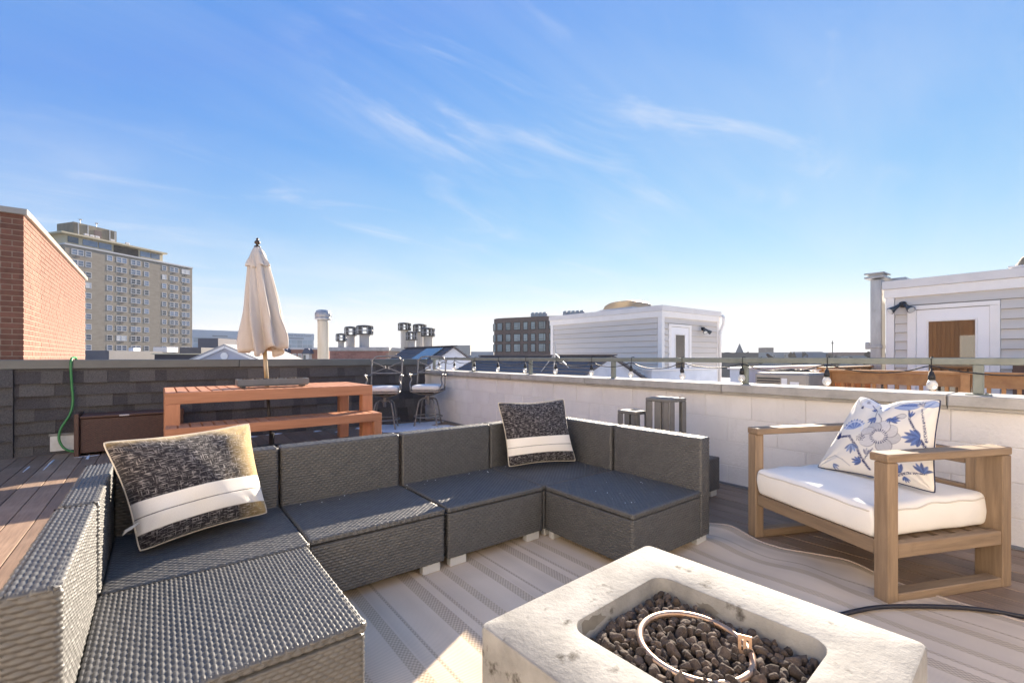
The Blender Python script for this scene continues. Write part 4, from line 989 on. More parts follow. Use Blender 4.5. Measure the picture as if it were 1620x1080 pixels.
def canopy(zs, rs, n, folds, phase, depth, hem=0.0):
    V = []; F = []; m_ = len(zs)
    for i, (z, r) in enumerate(zip(zs, rs)):
        c = up_at(z)
        for k in range(n):
            a = 2 * math.pi * k / n; t = i / (m_ - 1)
            f = math.cos(folds * a + phase + 0.9 * math.sin(2 * a + phase) * (1 - t))
            fold = 1 - depth * t ** 0.5 * (0.5 - 0.5 * f) ** 0.8 + 0.08 * t * math.sin(3 * a + 5 * t + phase)
            fold += 0.05 * t * math.sin(13 * a + 3 * math.sin(4 * t) + phase) + 0.03 * math.sin(21 * a - 6 * t)
            rr = r * fold; zz = z - (hem * t ** 3 * (math.sin(2 * a + 0.6) * 0.5 + 0.3 * math.sin(5 * a + phase)))
            V.append((c.x + rr * math.cos(a + 0.25 * t), c.y + rr * math.sin(a + 0.25 * t), zz + 0.004 * math.sin(7 * a + 9 * t)))
    for i in range(m_ - 1):
        for k in range(n): F.append((i * n + k, i * n + (k + 1) % n, (i + 1) * n + (k + 1) % n, (i + 1) * n + k))
    return MB().add(V, [tuple(reversed(f)) for f in F])
zs = np.linspace(2.36, 1.20, 26); rs = np.interp(zs, [1.20, 1.35, 1.6, 1.9, 2.2, 2.36], [0.262, 0.256, 0.222, 0.172, 0.118, 0.066])
cn = obj('canopy', canopy(zs, rs, 160, 8, 0.4, 0.56, 0.10), m_canvas, um, smooth=True); cn.modifiers.new('cloth', 'SOLIDIFY').thickness = 0.004
zs = np.linspace(2.42, 2.185, 10); rs = np.interp(zs, [2.185, 2.25, 2.36, 2.42], [0.138, 0.110, 0.072, 0.034])
vf = obj('vent_flap', canopy(zs, rs, 96, 8, 1.2, 0.25, 0.03), m_canvas, um, smooth=True); vf.modifiers.new('cloth', 'SOLIDIFY').thickness = 0.003
for k in range(8):
    a = 2 * math.pi * k / 8 + 0.3; b = MB(); p0 = up_at(2.33); p1 = up_at(1.22); b.tube([p0 + Vector((0.02 * math.cos(a), 0.02 * math.sin(a), 0)), p1 + Vector((0.13 * math.cos(a), 0.13 * math.sin(a), 0))], 0.008, 6); obj('rib', b, m_pole, um, smooth=True)
c = up_at(2.42); b = MB(); b.lathe([(0.036, 0.0), (0.036, 0.012), (0.016, 0.02), (0.014, 0.032), (0.034, 0.05), (0.030, 0.068), (0.014, 0.082), (0.012, 0.088), (0.018, 0.097), (0.004, 0.112)], 16, tuple(c)); obj('finial', b, mat('dark_wood_finial', (0.055, 0.032, 0.02), rough=0.4), um, smooth=True)

# ------------------------------------------------------------------ bar stools
m_iron = mat('pewter_cast_frame', (0.28, 0.265, 0.25), (0.20, 0.19, 0.18), rough=0.42, metal=0.4, scale=20)
m_pad = mat('pale_stool_pad', (0.76, 0.74, 0.72), rough=0.9)
def bez(pts, n=10):
    out = []; m_ = len(pts) - 1
    P_ = [Vector(p) for p in pts]
    for i in range(m_):
        p0, p1, p2, p3 = P_[max(i - 1, 0)], P_[i], P_[i + 1], P_[min(i + 2, m_)]
        for k in range(n):
            t = k / n; out.append(0.5 * ((2 * p1) + (p2 - p0) * t + (2 * p0 - 5 * p1 + 4 * p2 - p3) * t * t + (3 * p1 - p0 - 3 * p2 + p3) * t ** 3))
    out.append(P_[-1]); return out
def bar_stool(label, base, rz):
    t = thing('bar_stool', label, 'bar stool', base, rz, 'swivel bar stools by the back corner')
    def tb(name, pts, r, smooth_n=6, parent=None, closed=False): b = MB(); b.tube(bez(pts, smooth_n) if smooth_n else pts, r, 8, closed); return obj(name, b, m_iron, parent or t, local=True, smooth=True)
    for k in range(4):
        a = R(45 + 90 * k); c, s = math.cos(a), math.sin(a)
        tb('leg', [(0.03 * c, 0.03 * s, 0.43), (0.09 * c, 0.09 * s, 0.445), (0.16 * c, 0.16 * s, 0.41), (0.20 * c, 0.20 * s, 0.30), (0.235 * c, 0.235 * s, 0.12), (0.265 * c, 0.265 * s, 0.0)], 0.013)
    tb('foot_ring', [(0.232 * math.cos(2 * math.pi * k / 36), 0.232 * math.sin(2 * math.pi * k / 36), 0.15) for k in range(36)], 0.011, 0, None, True)
    b = MB(); b.lathe([(0.02, 0.34), (0.026, 0.35), (0.026, 0.40), (0.036, 0.41), (0.036, 0.45), (0.028, 0.46), (0.028, 0.50), (0.10, 0.515), (0.10, 0.53)], 16); obj('swivel', b, m_iron, t, local=True, smooth=True)
    for s in (-1, 1): tb('seat_support', [(s * 0.03, 0.03, 0.50), (s * 0.12, 0.10, 0.52), (s * 0.21, 0.20, 0.555)], 0.012); tb('seat_support', [(s * 0.03, -0.03, 0.50), (s * 0.12, -0.10, 0.52), (s * 0.21, -0.20, 0.555)], 0.012)
    b = MB(); b.box(-0.235, 0.235, -0.225, 0.225, 0.555, 0.585, 0.008); obj('seat_frame', b, m_iron, t, local=True)
    b = MB(); b.rbox((0, 0, 0.625), (0.45, 0.44, 0.075), 0.030, 6, lambda q: (q[0], q[1], q[2] + (0.014 * (1 - (q[0] / 0.23) ** 2) * (1 - (q[1] / 0.23) ** 2) if q[2] > 0 else 0))); obj('seat_pad', b, m_pad, t, local=True, smooth=True)
    for s in (-1, 1):
        tb('back_post', [(s * 0.235, -0.215, 0.56), (s * 0.238, -0.235, 0.75), (s * 0.24, -0.275, 0.95), (s * 0.245, -0.30, 1.055), (s * 0.262, -0.30, 1.075)], 0.0125)
        ar = tb('armrest', [(s * 0.24, -0.262, 0.835), (s * 0.275, -0.12, 0.825), (s * 0.275, 0.06, 0.835), (s * 0.27, 0.17, 0.845), (s * 0.265, 0.20, 0.825)], 0.0145)
        tb('arm_bracket', [(s * 0.268, 0.18, 0.83), (s * 0.245, 0.135, 0.765), (s * 0.262, 0.165, 0.69), (s * 0.24, 0.205, 0.62), (s * 0.238, 0.20, 0.56)], 0.013, 6, ar)
    tb('top_rail', [(-0.262, -0.30, 1.070), (-0.215, -0.302, 1.085), (-0.175, -0.305, 1.125), (0, -0.312, 1.135), (0.175, -0.305, 1.125), (0.215, -0.302, 1.085), (0.262, -0.30, 1.070)], 0.013)
    tb('lower_rail', [(-0.238, -0.255, 0.86), (0, -0.262, 0.86), (0.238, -0.255, 0.86)], 0.010)
    for s in (-1, 1):
        tb('cross_bar', [(s * 0.238, -0.288, 1.05), (s * 0.12, -0.28, 1.00), (s * 0.035, -0.275, 0.955), (s * 0.02, -0.275, 0.935), (s * 0.04, -0.275, 0.925)], 0.007)
        tb('cross_bar', [(s * 0.238, -0.258, 0.865), (s * 0.12, -0.265, 0.905), (s * 0.04, -0.27, 0.94), (s * 0.02, -0.272, 0.965), (s * 0.04, -0.275, 0.975)], 0.007)
    return t
bar_stool('swivel bar stool against the shingles, partly behind the table end', (2.82, 6.90, 0.0), R(180 - 30))
bar_stool('swivel bar stool in the corner by the white parapet, further right', (3.53, 6.80, 0.0), R(180 - 40))

# ------------------------------------------------------------------ brown wicker storage box
m_brown = mat('brown_wicker', (0.105, 0.052, 0.038), (0.075, 0.038, 0.028), rough=0.45, scale=30, rnd=0.05)
t = thing('storage_box', 'brown wicker storage box against the shingled parapet', 'storage box', (-0.24, 7.24, 0))
woven_box('body', t, -0.70, 0.21, 7.075, 7.40, 0.03, 0.42, 'sew', m=m_brown)
b = MB(); b.box(-0.70, 0.21, 7.06, 7.405, 0.425, 0.452, 0.006); ld = obj('lid', b, m_brown, t)
panel('woven_face', ld, 0.90, 0.33, (-0.695, 7.067, 0.4525), X_, Y_, m_brown)
for xa, xb in ((-0.745, -0.703), (0.213, 0.255)):
    b = MB(); b.box(xa, xb, 7.035, 7.41, 0.0, 0.485, 0.006); obj('end_panel', b, m_brown, t)
b = MB(); b.box(-0.36, -0.27, 7.052, 7.0595, 0.43, 0.447, 0.002); obj('lid_plate', b, m_foot, t)

# ------------------------------------------------------------------ green hose over the parapet
m_hose = mat('green_hose', (0.045, 0.26, 0.075), (0.035, 0.20, 0.06), rough=0.38, scale=20)
b = MB(); b.tube(bez([(-0.80, 7.85, 0.75), (-0.80, 7.79, 1.06), (-0.795, 7.66, 1.114), (-0.80, 7.50, 1.116), (-0.805, 7.412, 1.095), (-0.808, 7.396, 1.0), (-0.80, 7.395, 0.80), (-0.79, 7.39, 0.60), (-0.815, 7.38, 0.45), (-0.885, 7.36, 0.30), (-0.90, 7.34, 0.18), (-0.86, 7.32, 0.08), (-0.79, 7.30, 0.03), (-0.70, 7.30, 0.02)], 8), 0.0125, 10)
tag(obj('garden_hose', b, m_hose, base=(-0.8, 7.4, 0.02), smooth=True), 'green garden hose hanging over the shingled parapet', 'hose')

# ------------------------------------------------------------------ nested slatted lanterns on the wicker table
m_lan = mat('grey_lantern_metal', (0.21, 0.20, 0.19), (0.17, 0.165, 0.155), rough=0.75, spec=0.2, scale=12)
def lantern(label, c, w, h, z0):
    t = thing('slatted_lantern', label, 'lantern', (c[0], c[1], z0)); hw = w / 2
    b = MB()
    for q in ((-hw, -0.035, -hw, hw), (0.035, hw, -hw, hw)): b.box(q[0], q[1], q[2], q[3], h - 0.028, h, 0.006)
    b.box(-0.0345, 0.0345, -hw, -0.045, h - 0.0281, h - 0.0002); b.box(-0.0345, 0.0345, 0.045, hw, h - 0.0281, h - 0.0002); obj('top', b, m_lan, t, local=True)
    sl = w * 0.255
    for face in range(4):
        for k in range(3):
            if k == 1 and face == 3: continue
            a0 = -hw + 0.004 + k * (w - 0.008 - sl) / 2; b = MB()
            if face in (0, 2):
                if k == 1: continue
                yy = -hw if face == 0 else hw - 0.012
                b.box(a0, a0 + sl, yy, yy + 0.012, 0.0, h - 0.0285, 0.002)
            else:
                xx = -hw if face == 1 else hw - 0.012
                b.box(xx, xx + 0.012, a0 + (0.0125 if k == 0 else 0), a0 + sl - (0.0125 if k == 2 else 0), 0.0, h - 0.0285, 0.002)
            obj('slat', b, m_lan, t, local=True)
    b = MB(); b.box(-hw + 0.013, hw - 0.013, -hw + 0.013, hw - 0.013, 0.004, 0.016); obj('shelf', b, m_lan, t, local=True)
    return t
lantern('tall grey slatted lantern holding a white candle, behind the sofa', (3.315, 2.19, 0), 0.235, 0.475, 0.312)
lantern('short grey slatted lantern left of the tall one', (3.30, 2.50, 0), 0.20, 0.345, 0.312)
b = MB(); b.lathe([(0.033, 0.0), (0.036, 0.004), (0.036, 0.185), (0.030, 0.19), (0.004, 0.184)], 20, (0, 0, 0)); b.tube([(0, 0, 0.18), (0.002, 0, 0.2)], 0.0015, 5)
cd = tag(obj('pillar_candle', b, mat('white_wax', (0.80, 0.79, 0.77), rough=0.5), base=(0, 0, 0), smooth=True), 'white pillar candle inside the tall slatted lantern', 'candle'); cd.location = (3.30, 2.17, 0.3285)

# ------------------------------------------------------------------ string lights on the rail
sl = thing('string_lights', 'string of black socketed bulbs clipped along the steel handrail', 'string lights', (3.99, 2.5, 0.9))
m_cord = mat('black_cord', (0.02, 0.02, 0.022), rough=0.55)
m_bulb = mat('frosted_bulb', (0.92, 0.90, 0.86), rough=0.3, trans=0.35, spec=0.5)
BY = [-0.02, 0.666, 1.252, 1.885, 2.461, 3.055, 3.622, 4.221, 4.828, 5.464, 6.10, 6.72, 7.265]
cord = []
for i, y in enumerate(BY):
    cord.append((3.988, y, 1.062))
    if i < len(BY) - 1:
        y2 = BY[i + 1]; sag = random.uniform(0.030, 0.062); side = random.choice((3.985, 3.985, 4.055))
        for f in (0.2, 0.4, 0.6, 0.8): cord.append((3.988 + (side - 3.988) * math.sin(math.pi * f), y + (y2 - y) * f, 1.062 - sag * 4 * f * (1 - f)))
b = MB(); b.tube(bez(cord, 4), 0.0045, 6); obj('cord', b, m_cord, sl, smooth=True)
for y in BY:
    b = MB(); b.tube([(3.994, y, 1.06), (3.992, y, 1.115), (3.999, y, 1.122), (4.040, y, 1.122), (4.045, y, 1.11)], 0.003, 6); obj('hook', b, m_cord, sl)
    tl = random.uniform(-0.012, 0.012); tl2 = random.uniform(-0.008, 0.006)
    def at(z): f = (1.062 - z) / 0.14; return (3.986 + tl2 * f, y + tl * f, z)
    b = MB(); b.tube([at(1.060), at(1.03), at(1.024), at(1.005), at(1.0), at(0.972)], [0.005, 0.005, 0.013, 0.016, 0.019, 0.019], 12); so = obj('socket', b, m_cord, sl, smooth=True)
    b = MB(); b.tube([at(0.9715), at(0.963), at(0.950), at(0.935), at(0.920), at(0.910), at(0.905)], [0.014, 0.021, 0.0275, 0.0295, 0.024, 0.014, 0.003], 14); obj('bulb', b, m_bulb, so, smooth=True)

# ------------------------------------------------------------------ black cable by the armchair
b = MB(); b.tube(bez([(1.66, 0.74, 0.016), (2.0, 0.75, 0.022), (2.42, 0.626, 0.024), (2.639, 0.489, 0.024), (2.816, 0.332, 0.022), (2.916, 0.193, 0.014), (3.0, -0.02, 0.012), (3.05, -0.4, 0.012)], 8), 0.0095, 8)
tag(obj('black_cable', b, mat('black_rubber', (0.012, 0.011, 0.018), rough=0.5), base=(2.6, 0.4, 0.0), smooth=True), 'thick black hose running from the fire pit over the rug', 'cable')

# ------------------------------------------------------------------ thin snow left in the shade
def snow_patch(label, blobs, z=0.003, zt=0.010):
    c = np.mean([(b_[0], b_[1]) for b_ in blobs], 0); m_ = MB()
    for cx, cy, rx, ry, rot in blobs:
        n = 26; ph = random.uniform(0, 6); ring = []
        for k in range(n):
            a = 2 * math.pi * k / n; f = 1 + 0.22 * math.sin(3 * a + ph) + 0.13 * math.sin(5 * a + 2 * ph) + 0.08 * math.sin(9 * a + ph); px_, py_ = rx * f * math.cos(a), ry * f * math.sin(a)
            ring.append((cx + px_ * math.cos(rot) - py_ * math.sin(rot), cy + px_ * math.sin(rot) + py_ * math.cos(rot)))
        V = [(x, y, 0.0006) for x, y in ring] + [(cx + (x - cx) * 0.93, cy + (y - cy) * 0.93, z) for x, y in ring] + [(cx + (x - cx) * 0.5, cy + (y - cy) * 0.5, zt * random.uniform(0.6, 1)) for x, y in ring] + [(cx, cy, zt)]
        F = [(i * n + k, i * n + (k + 1) % n, (i + 1) * n + (k + 1) % n, (i + 1) * n + k) for i in range(2) for k in range(n)] + [(2 * n + k, 2 * n + (k + 1) % n, 3 * n) for k in range(n)]
        m_.add(V, F)
    return tag(obj('snow', m_, m_snow, base=(c[0], c[1], 0), smooth=True), label, 'snow', kind='stuff')
snow_patch('sheet of thin snow on the deck under the bar stools', [(3.15, 6.85, 0.62, 0.42, 0.2), (2.75, 7.2, 0.3, 0.14, 0.1), (3.5, 6.5, 0.3, 0.25, 0.5), (2.6, 6.7, 0.22, 0.10, 0.3)])
snow_patch('scraps of thin snow on the deck behind the dining table', [(1.03, 7.32, 0.09, 0.04, 0), (1.35, 7.36, 0.10, 0.035, 0.1), (0.8, 7.30, 0.06, 0.03, 0.2), (1.9, 7.25, 0.06, 0.03, 0.2), (2.15, 7.0, 0.05, 0.04, 0.2)])
snow_patch('thin line of snow on the deck by the storage box', [(-0.62, 6.96, 0.012, 0.16, 0.03), (-0.90, 6.75, 0.008, 0.30, 0.0), (-0.62, 7.02, 0.10, 0.014, 0.0), (-1.04, 6.6, 0.007, 0.16, 0.0)], 0.002, 0.004)
def crumbs(label, pts, z, parent_loc):
    m_ = MB()
    for x, y, s in pts: m_.rbox((x, y, z + s * 0.4), (s * 2, s * 1.6, s), s * 0.35, 1)
    return tag(obj('snow', m_, m_snow, base=parent_loc, smooth=True), label, 'snow', kind='stuff')
cr = []
for k in range(16):
    a = random.uniform(0, 1); e = random.choice(((BW0 + 0.03, None), (None, BH1 - 0.03)))
    x = e[0] if e[0] is not None else random.uniform(BW0 + 0.04, BW1 - 0.1); y = e[1] if e[1] is not None else random.uniform(0.0, BH1 - 0.05)
    cr.append(pit_world(x + random.uniform(-0.008, 0.008), y + random.uniform(-0.008, 0.008)) + (random.uniform(0.008, 0.014),))
crumbs('crumbs of snow along the edge of the fire pit bowl', cr, PZ - 0.088, (pit_c[0], pit_c[1], 0.27))
crumbs('grains of snow scattered on the wicker seats', [(random.uniform(0.55, 2.45), random.uniform(2.56, 2.65), random.uniform(0.0015, 0.0035)) for _ in range(26)] + [(random.uniform(2.0, 2.5), random.uniform(1.5, 2.0), random.uniform(0.001, 0.003)) for _ in range(16)], ZS, (1.5, 2.4, ZS))
# ------------------------------------------------------------------ the city around
def W(l, d): return (0.78937 * l + 0.61395 * d, -0.61395 * l + 0.78937 * d)      # metres right of / ahead of the camera -> world XY
m_tan = mat('tan_tower_brick', (0.37, 0.315, 0.255), (0.31, 0.26, 0.21), rough=0.9, scale=0.6, stretch=(1, 1, 2.5), detail=8)
m_win = mat('tower_glass', (0.16, 0.20, 0.28), (0.09, 0.12, 0.18), rough=0.12, spec=0.9, scale=0.2, rnd=0.75)
m_wframe = mat('pale_window_frame', (0.56, 0.55, 0.57), rough=0.6)
m_cream = mat('cream_fascia', (0.56, 0.48, 0.33), rough=0.6)
Lx, Ly = W(-117.2, 119.3); Rx, Ry = W(-106.8, 152.0); tw = math.atan2(Ry - Ly, Rx - Lx); TL = math.hypot(Rx - Lx, Ry - Ly)
tower = thing('apartment_tower', 'tall tan brick apartment tower with a penthouse and roof plant', 'building', (Lx, Ly, -12), tw)
b = MB(); b.box(0, TL, 0, 15, 0, 42.7); obj('wall', b, m_tan, tower, local=True)
b = MB(); b.box(-0.15, TL + 0.15, -0.15, 15.1, 42.7, 43.1); obj('roof_edge', b, m_wframe, tower, local=True)
def kx(px): t = (px - 810) / 720; return (t * 119.3 + 117.2) / (10.4 - 32.7 * t) * TL
cols = [(123, 2), (140, 1), (173.5, 1), (192.6, 2), (215, 2), (232, 1), (260, 1), (275.4, 2), (294, 2)]
fm = {}
def win_mesh(w, h, n):
    if (w, h, n) in fm: return fm[(w, h, n)]
    f = MB(); e = 0.14
    f.box(-w / 2, w / 2, -0.03, 0.05, h / 2 - e, h / 2); f.box(-w / 2, w / 2, -0.05, 0.05, -h / 2, -h / 2 + e); f.box(-w / 2, -w / 2 + e, -0.0299, 0.05, -h / 2 + e, h / 2 - e); f.box(w / 2 - e, w / 2, -0.0299, 0.05, -h / 2 + e, h / 2 - e)
    if n == 2: f.box(-e * 0.9, e * 0.9, -0.0298, 0.05, -h / 2 + e, h / 2 - e)
    for s in ([0] if n == 1 else [-1, 1]): f.box(s * w / 4 - (w / 2 - e if n == 1 else w / 4 - e), s * w / 4 + (w / 2 - e if n == 1 else w / 4 - e), -0.025, 0.0, -0.05, 0.05)
    a = f.mesh('window'); a.materials.append(m_wframe); g = MB(); g.box(-w / 2 + e, w / 2 - e, -0.012, 0.04, -h / 2 + e, h / 2 - e); c = g.mesh('pane'); c.materials.append(m_win)
    fm[(w, h, n)] = (a, c); return fm[(w, h, n)]
m_blind = mat('pale_blind', (0.62, 0.62, 0.64), rough=0.7)
ac = MB(); ac.box(-0.45, 0.45, -0.06, 0.0, -0.25, 0.20); ac_me = ac.mesh('air_conditioner'); ac_me.materials.append(mat('dark_grille', (0.16, 0.13, 0.12), rough=0.7))
pl_b = {}
for r_ in range(10):
    z = 41.2 - 2.82 * r_
    for px_, n_ in cols:
        w = 1.4 if n_ == 1 else 2.75; x = kx(px_); wm, pm = win_mesh(w, 1.55, n_)
        o = put('window', wm, tower, (x, 0, z)); p = put('pane', pm, o, (0, 0, 0))
        if random.random() < 0.13:
            q = pm.copy(); q.materials.clear(); q.materials.append(m_blind); p.data = q
        if n_ == 2: put('air_conditioner', ac_me, tower, (x, 0, z - 1.15))
# penthouse storey, glazed, under a thin overhanging roof
b = MB(); b.box(0.3, 25.2, 0.6, 12, 43.1, 45.6); obj('penthouse_wall', b, m_cream, tower, local=True)
for x0, x1 in ((0.9, 3.2), (4.2, 7.6), (7.9, 11.0), (18.6, 21.4), (21.6, 24.2)): b = MB(); b.box(x0, x1, 0.45, 0.62, 43.6, 45.2); obj('penthouse_window', b, m_win, tower, local=True)
b = MB(); b.box(11.6, 18.0, 0.40, 0.61, 43.2, 45.3); obj('balcony_recess', b, mat('dark_recess', (0.05, 0.04, 0.035), rough=0.8), tower, local=True)
b = MB(); b.box(-0.9, 26.0, -0.4, 13, 45.6, 46.05); obj('penthouse_roof', b, m_cream, tower, local=True)
b = MB(); b.box(3.5, 13.8, 3.0, 10, 46.05, 49.9); mb_ = obj('plant_room', b, mat('stained_concrete', (0.30, 0.26, 0.19), (0.20, 0.17, 0.13), rough=0.9, scale=0.7, stretch=(1, 1, 0.3), detail=8), tower, local=True)
b = MB(); b.box(8.2, 10.0, 2.9, 3.0, 46.8, 48.9); obj('plant_door', b, mat('brown_door', (0.12, 0.08, 0.08), rough=0.6), mb_, local=True)
for x in (4.4, 6.6, 11.9, 13.2): b = MB(); b.box(x, x + 0.25, 2.88, 3.02, 46.1, 49.8); obj('downpipe', b, m_galv, mb_, local=True)
for x in (5.0, 6.3, 7.6, 11.2, 15.2): b = MB(); b.box(x, x + 0.95, 1.2, 1.7, 46.06, 47.0, 0.04); b.lathe([(0.3, 0), (0.3, 0.02)], 12, (x + 0.5, 1.19, 46.5)); obj('roof_unit', b, m_wframe, tower, local=True)
for x, y in ((5.2, 3.4), (9.0, 3.4)):
    b = MB(); b.tube([(x, y, 49.9), (x, y, 50.9)], 0.06, 6); b.lathe([(0.0, 0.12), (0.3, 0.05), (0.42, 0.22)], 12, (x, y - 0.1, 50.8), False); obj('dish', b, m_galv, tower, local=True)

# long glazed medical building far behind the umbrella
hx, hy = W(-210.4, 300); ex_, ey_ = W(-155.2, 357); ha = math.atan2(ey_ - hy, ex_ - hx); HL = math.hypot(ex_ - hx, ey_ - hy)
hosp = thing('medical_building', 'long pale glazed medical building far behind the closed umbrella', 'building', (hx, hy, -12), ha)
m_pan = mat('pale_metal_panel', (0.56, 0.60, 0.66), (0.50, 0.54, 0.60), rough=0.5, scale=0.05)
b = MB(); b.box(0, HL, 0, 30, 26.5, 31.4); obj('parapet', b, m_pan, hosp, local=True)
b = MB(); b.box(0.2, HL - 0.2, 0.3, 29, 0, 26.5); obj('wall', b, m_pan, hosp, local=True)
gm = MB(); gm.box(0.12, 3.78, -0.05, 0.3, 0.1, 3.1); gm_me = gm.mesh('glass_panel'); gm_me.materials.append(mat('hospital_glass', (0.34, 0.42, 0.48), (0.28, 0.36, 0.42), rough=0.15, spec=0.9, scale=0.05, rnd=0.25))
ncol = int(HL / 3.9)
for i in range(ncol):
    for j in range(4): put('glass_panel', gm_me, hosp, (0.2 + i * 3.9, 0.26, 26.3 - 3.3 * (j + 1)))
for x0, x1 in ((11, 20), (HL - 19, HL - 8)): b = MB(); b.box(x0, x1, -0.12, 0, 27.2, 28.0); obj('louvre', b, mat('louvre_grey', (0.25, 0.27, 0.30), rough=0.6), hosp, local=True)
tcu = bpy.data.curves.new('building_sign', 'FONT'); tcu.body = 'National Medical Center'; tcu.size = 2.1; tcu.extrude = 0.05; tcu.align_x = 'RIGHT'
tcu.materials.append(mat('sign_grey', (0.22, 0.24, 0.30), rough=0.6)); tmp = bpy.data.objects.new('tmp', tcu); link(tmp); bpy.context.view_layer.update()
sign_me = bpy.data.meshes.new_from_object(tmp.evaluated_get(bpy.context.evaluated_depsgraph_get())); bpy.data.objects.remove(tmp); bpy.data.curves.remove(tcu)
to = bpy.data.objects.new('building_sign', sign_me); link(to); to.parent = hosp; to.location = (HL - 2.0, -0.10, 29.1); to.rotation_euler = (R(90), 0, 0)

# curved brick apartment block beyond the sided bulkhead
ax_, ay_ = W(-2.26, 148.0); bx_, by_ = W(9.5, 142.0); ra = math.atan2(by_ - ay_, bx_ - ax_)
cb = thing('curved_brick_block', 'brown brick apartment block with a rounded corner behind the long bulkhead', 'building', (ax_, ay_, -12), ra)
m_cb = mat('brown_block_brick', (0.235, 0.155, 0.125), (0.19, 0.125, 0.10), rough=0.9, scale=1.5, detail=6)
CRAD = 7.0; ZT = 25.9
sect = [(CRAD * math.sin(R(a)) * -1, CRAD - CRAD * math.cos(R(a))) for a in range(0, 91, 6)]
poly = [(34, 0.0)] + [(0 + x, y) for x, y in sect] + [(-CRAD, 26), (34, 26)]
b = MB(); b.prism(list(reversed(poly)), 'z', 0, ZT); obj('wall', b, m_cb, cb, local=True)
m_cbg = mat('block_glass', (0.30, 0.34, 0.34), (0.20, 0.24, 0.25), rough=0.10, spec=0.9, scale=0.3, rnd=0.35)
def sc_x(px_): return (px_ - 799) / 60 * 13.2
cwin = [(800, 808.5), (813.5, 824), (829, 836), (841, 848), (853, 864), (869, 880), (886, 893), (898, 909), (914, 921)]
wm_c = {}
for zt_, zb_ in ((24.35, 21.9), (20.6, 18.2), (17.4, 14.9)):
    for x0, x1 in cwin:
        a0, a1 = sc_x(x0), sc_x(x1); w = round(a1 - a0, 2); h = round(zt_ - zb_, 2)
        if (w, h) not in wm_c:
            f = MB(); e = 0.13; f.box(0, w, -0.02, 0.1, 0, e); f.box(0, w, -0.02, 0.1, h - e, h); f.box(0, e, -0.019, 0.1, e, h - e); f.box(w - e, w, -0.019, 0.1, e, h - e)
            if w > 2: f.box(w * 0.66, w * 0.66 + e, -0.018, 0.1, e, h - e)
            f.box(e, w * 0.66, -0.017, 0.1, 0.62, 0.72); m1 = f.mesh('window'); m1.materials.append(mat('bronze_frame', (0.07, 0.06, 0.055), rough=0.5))
            g = MB(); g.box(e, w - e, -0.01, 0.09, e, h - e); m2 = g.mesh('pane'); m2.materials.append(m_cbg)
            rv = MB(); rv.box(-0.12, w + 0.12, -0.004, 0.05, -0.1, h + 0.1); m3 = rv.mesh('reveal'); m3.materials.append(mat('shaded_reveal', (0.10, 0.07, 0.06), rough=0.9)); wm_c[(w, h)] = (m1, m2, m3)
        m1, m2, m3 = wm_c[(w, h)]; o = put('window', m1, cb, (a0, -0.06, zb_)); put('pane', m2, o, (0, 0, 0)); put('reveal', m3, o, (0, 0.055, 0))
    for a, w in ((16, 2.3), (40, 1.5), (66, 2.0)):
        h = zt_ - zb_; ang = R(a); cx_, cy_ = -CRAD * math.sin(ang), CRAD - CRAD * math.cos(ang)
        f = MB(); f.box(-w / 2, w / 2, -0.25, 0.3, 0, h); o = obj('window', f, MATS['bronze_frame'], cb, local=True); o.location = (cx_, cy_, zb_); o.rotation_euler = (0, 0, -ang)
        f = MB(); f.box(-w / 2 + 0.15, w / 2 - 0.15, -0.27, 0.0, 0.15, h - 0.15); p = obj('pane', f, m_cbg, o, local=True)
for x0, n_ in ((8.0, 4), (19.0, 5)):
    for k in range(n_):
        b = MB(); b.box(x0 + k * 1.35, x0 + k * 1.35 + 1.2, 2.5, 3.8, ZT, ZT + 1.4, 0.1); b.lathe([(0.5, 0), (0.5, 0.2)], 12, (x0 + k * 1.35 + 0.6, 3.1, ZT + 1.4)); obj('roof_condenser', b, mat('condenser_grey', (0.40, 0.41, 0.42), rough=0.7), cb, local=True)

# gabled dark roofs between the parapet and the long bulkhead
def gable_roof(label, xr, y0, y1, zr, half, slope, wall_m, n_rows=9):
    t = thing('gabled_roof', label, 'building', (xr, (y0 + y1) / 2, -0.25), 0, 'dark gabled roofs beyond the white parapet'); ze = zr - half * slope
    b = MB(); b.prism([(xr - half, -0.25), (xr + half, -0.25), (xr + half, ze - 0.03), (xr, zr - 0.03), (xr - half, ze - 0.03)], 'y', y0, y1); obj('gable_wall', b, wall_m, t)
    sl_ = math.hypot(1, slope)
    for s in (-1, 1):
        for k in range(n_rows):
            f0, f1 = k / n_rows, (k + 1) / n_rows; hh = half + 0.12
            b = MB(); xa, xb = xr + s * hh * f0, xr + s * hh * f1; za, zb = zr - abs(hh * f0) * slope, zr - abs(hh * f1) * slope
            V = [(xa, y0 - 0.08, za + 0.006), (xa, y1 + 0.08, za + 0.006), (xb, y1 + 0.08, zb + 0.024), (xb, y0 - 0.08, zb + 0.024), (xa, y0 - 0.08, za - 0.02), (xa, y1 + 0.08, za - 0.02), (xb, y1 + 0.08, zb - 0.02), (xb, y0 - 0.08, zb - 0.02)]
            F = [(0, 1, 2, 3), (3, 2, 6, 7), (0, 3, 7, 4), (1, 5, 6, 2), (4, 7, 6, 5), (0, 4, 5, 1)]
            b.add(V, F if s > 0 else [tuple(reversed(f)) for f in F]); obj('shingle_course', b, m_darkroof, t)
    b = MB(); b.bar((xr, y0 - 0.10, zr + 0.02), (xr, y1 + 0.10, zr + 0.02), 0.16, 0.03); obj('ridge_cap', b, m_darkroof, t)
    return t
m_pale_wall = mat('pale_blue_stucco', (0.60, 0.63, 0.70), (0.50, 0.53, 0.60), rough=0.85, scale=3, detail=6)
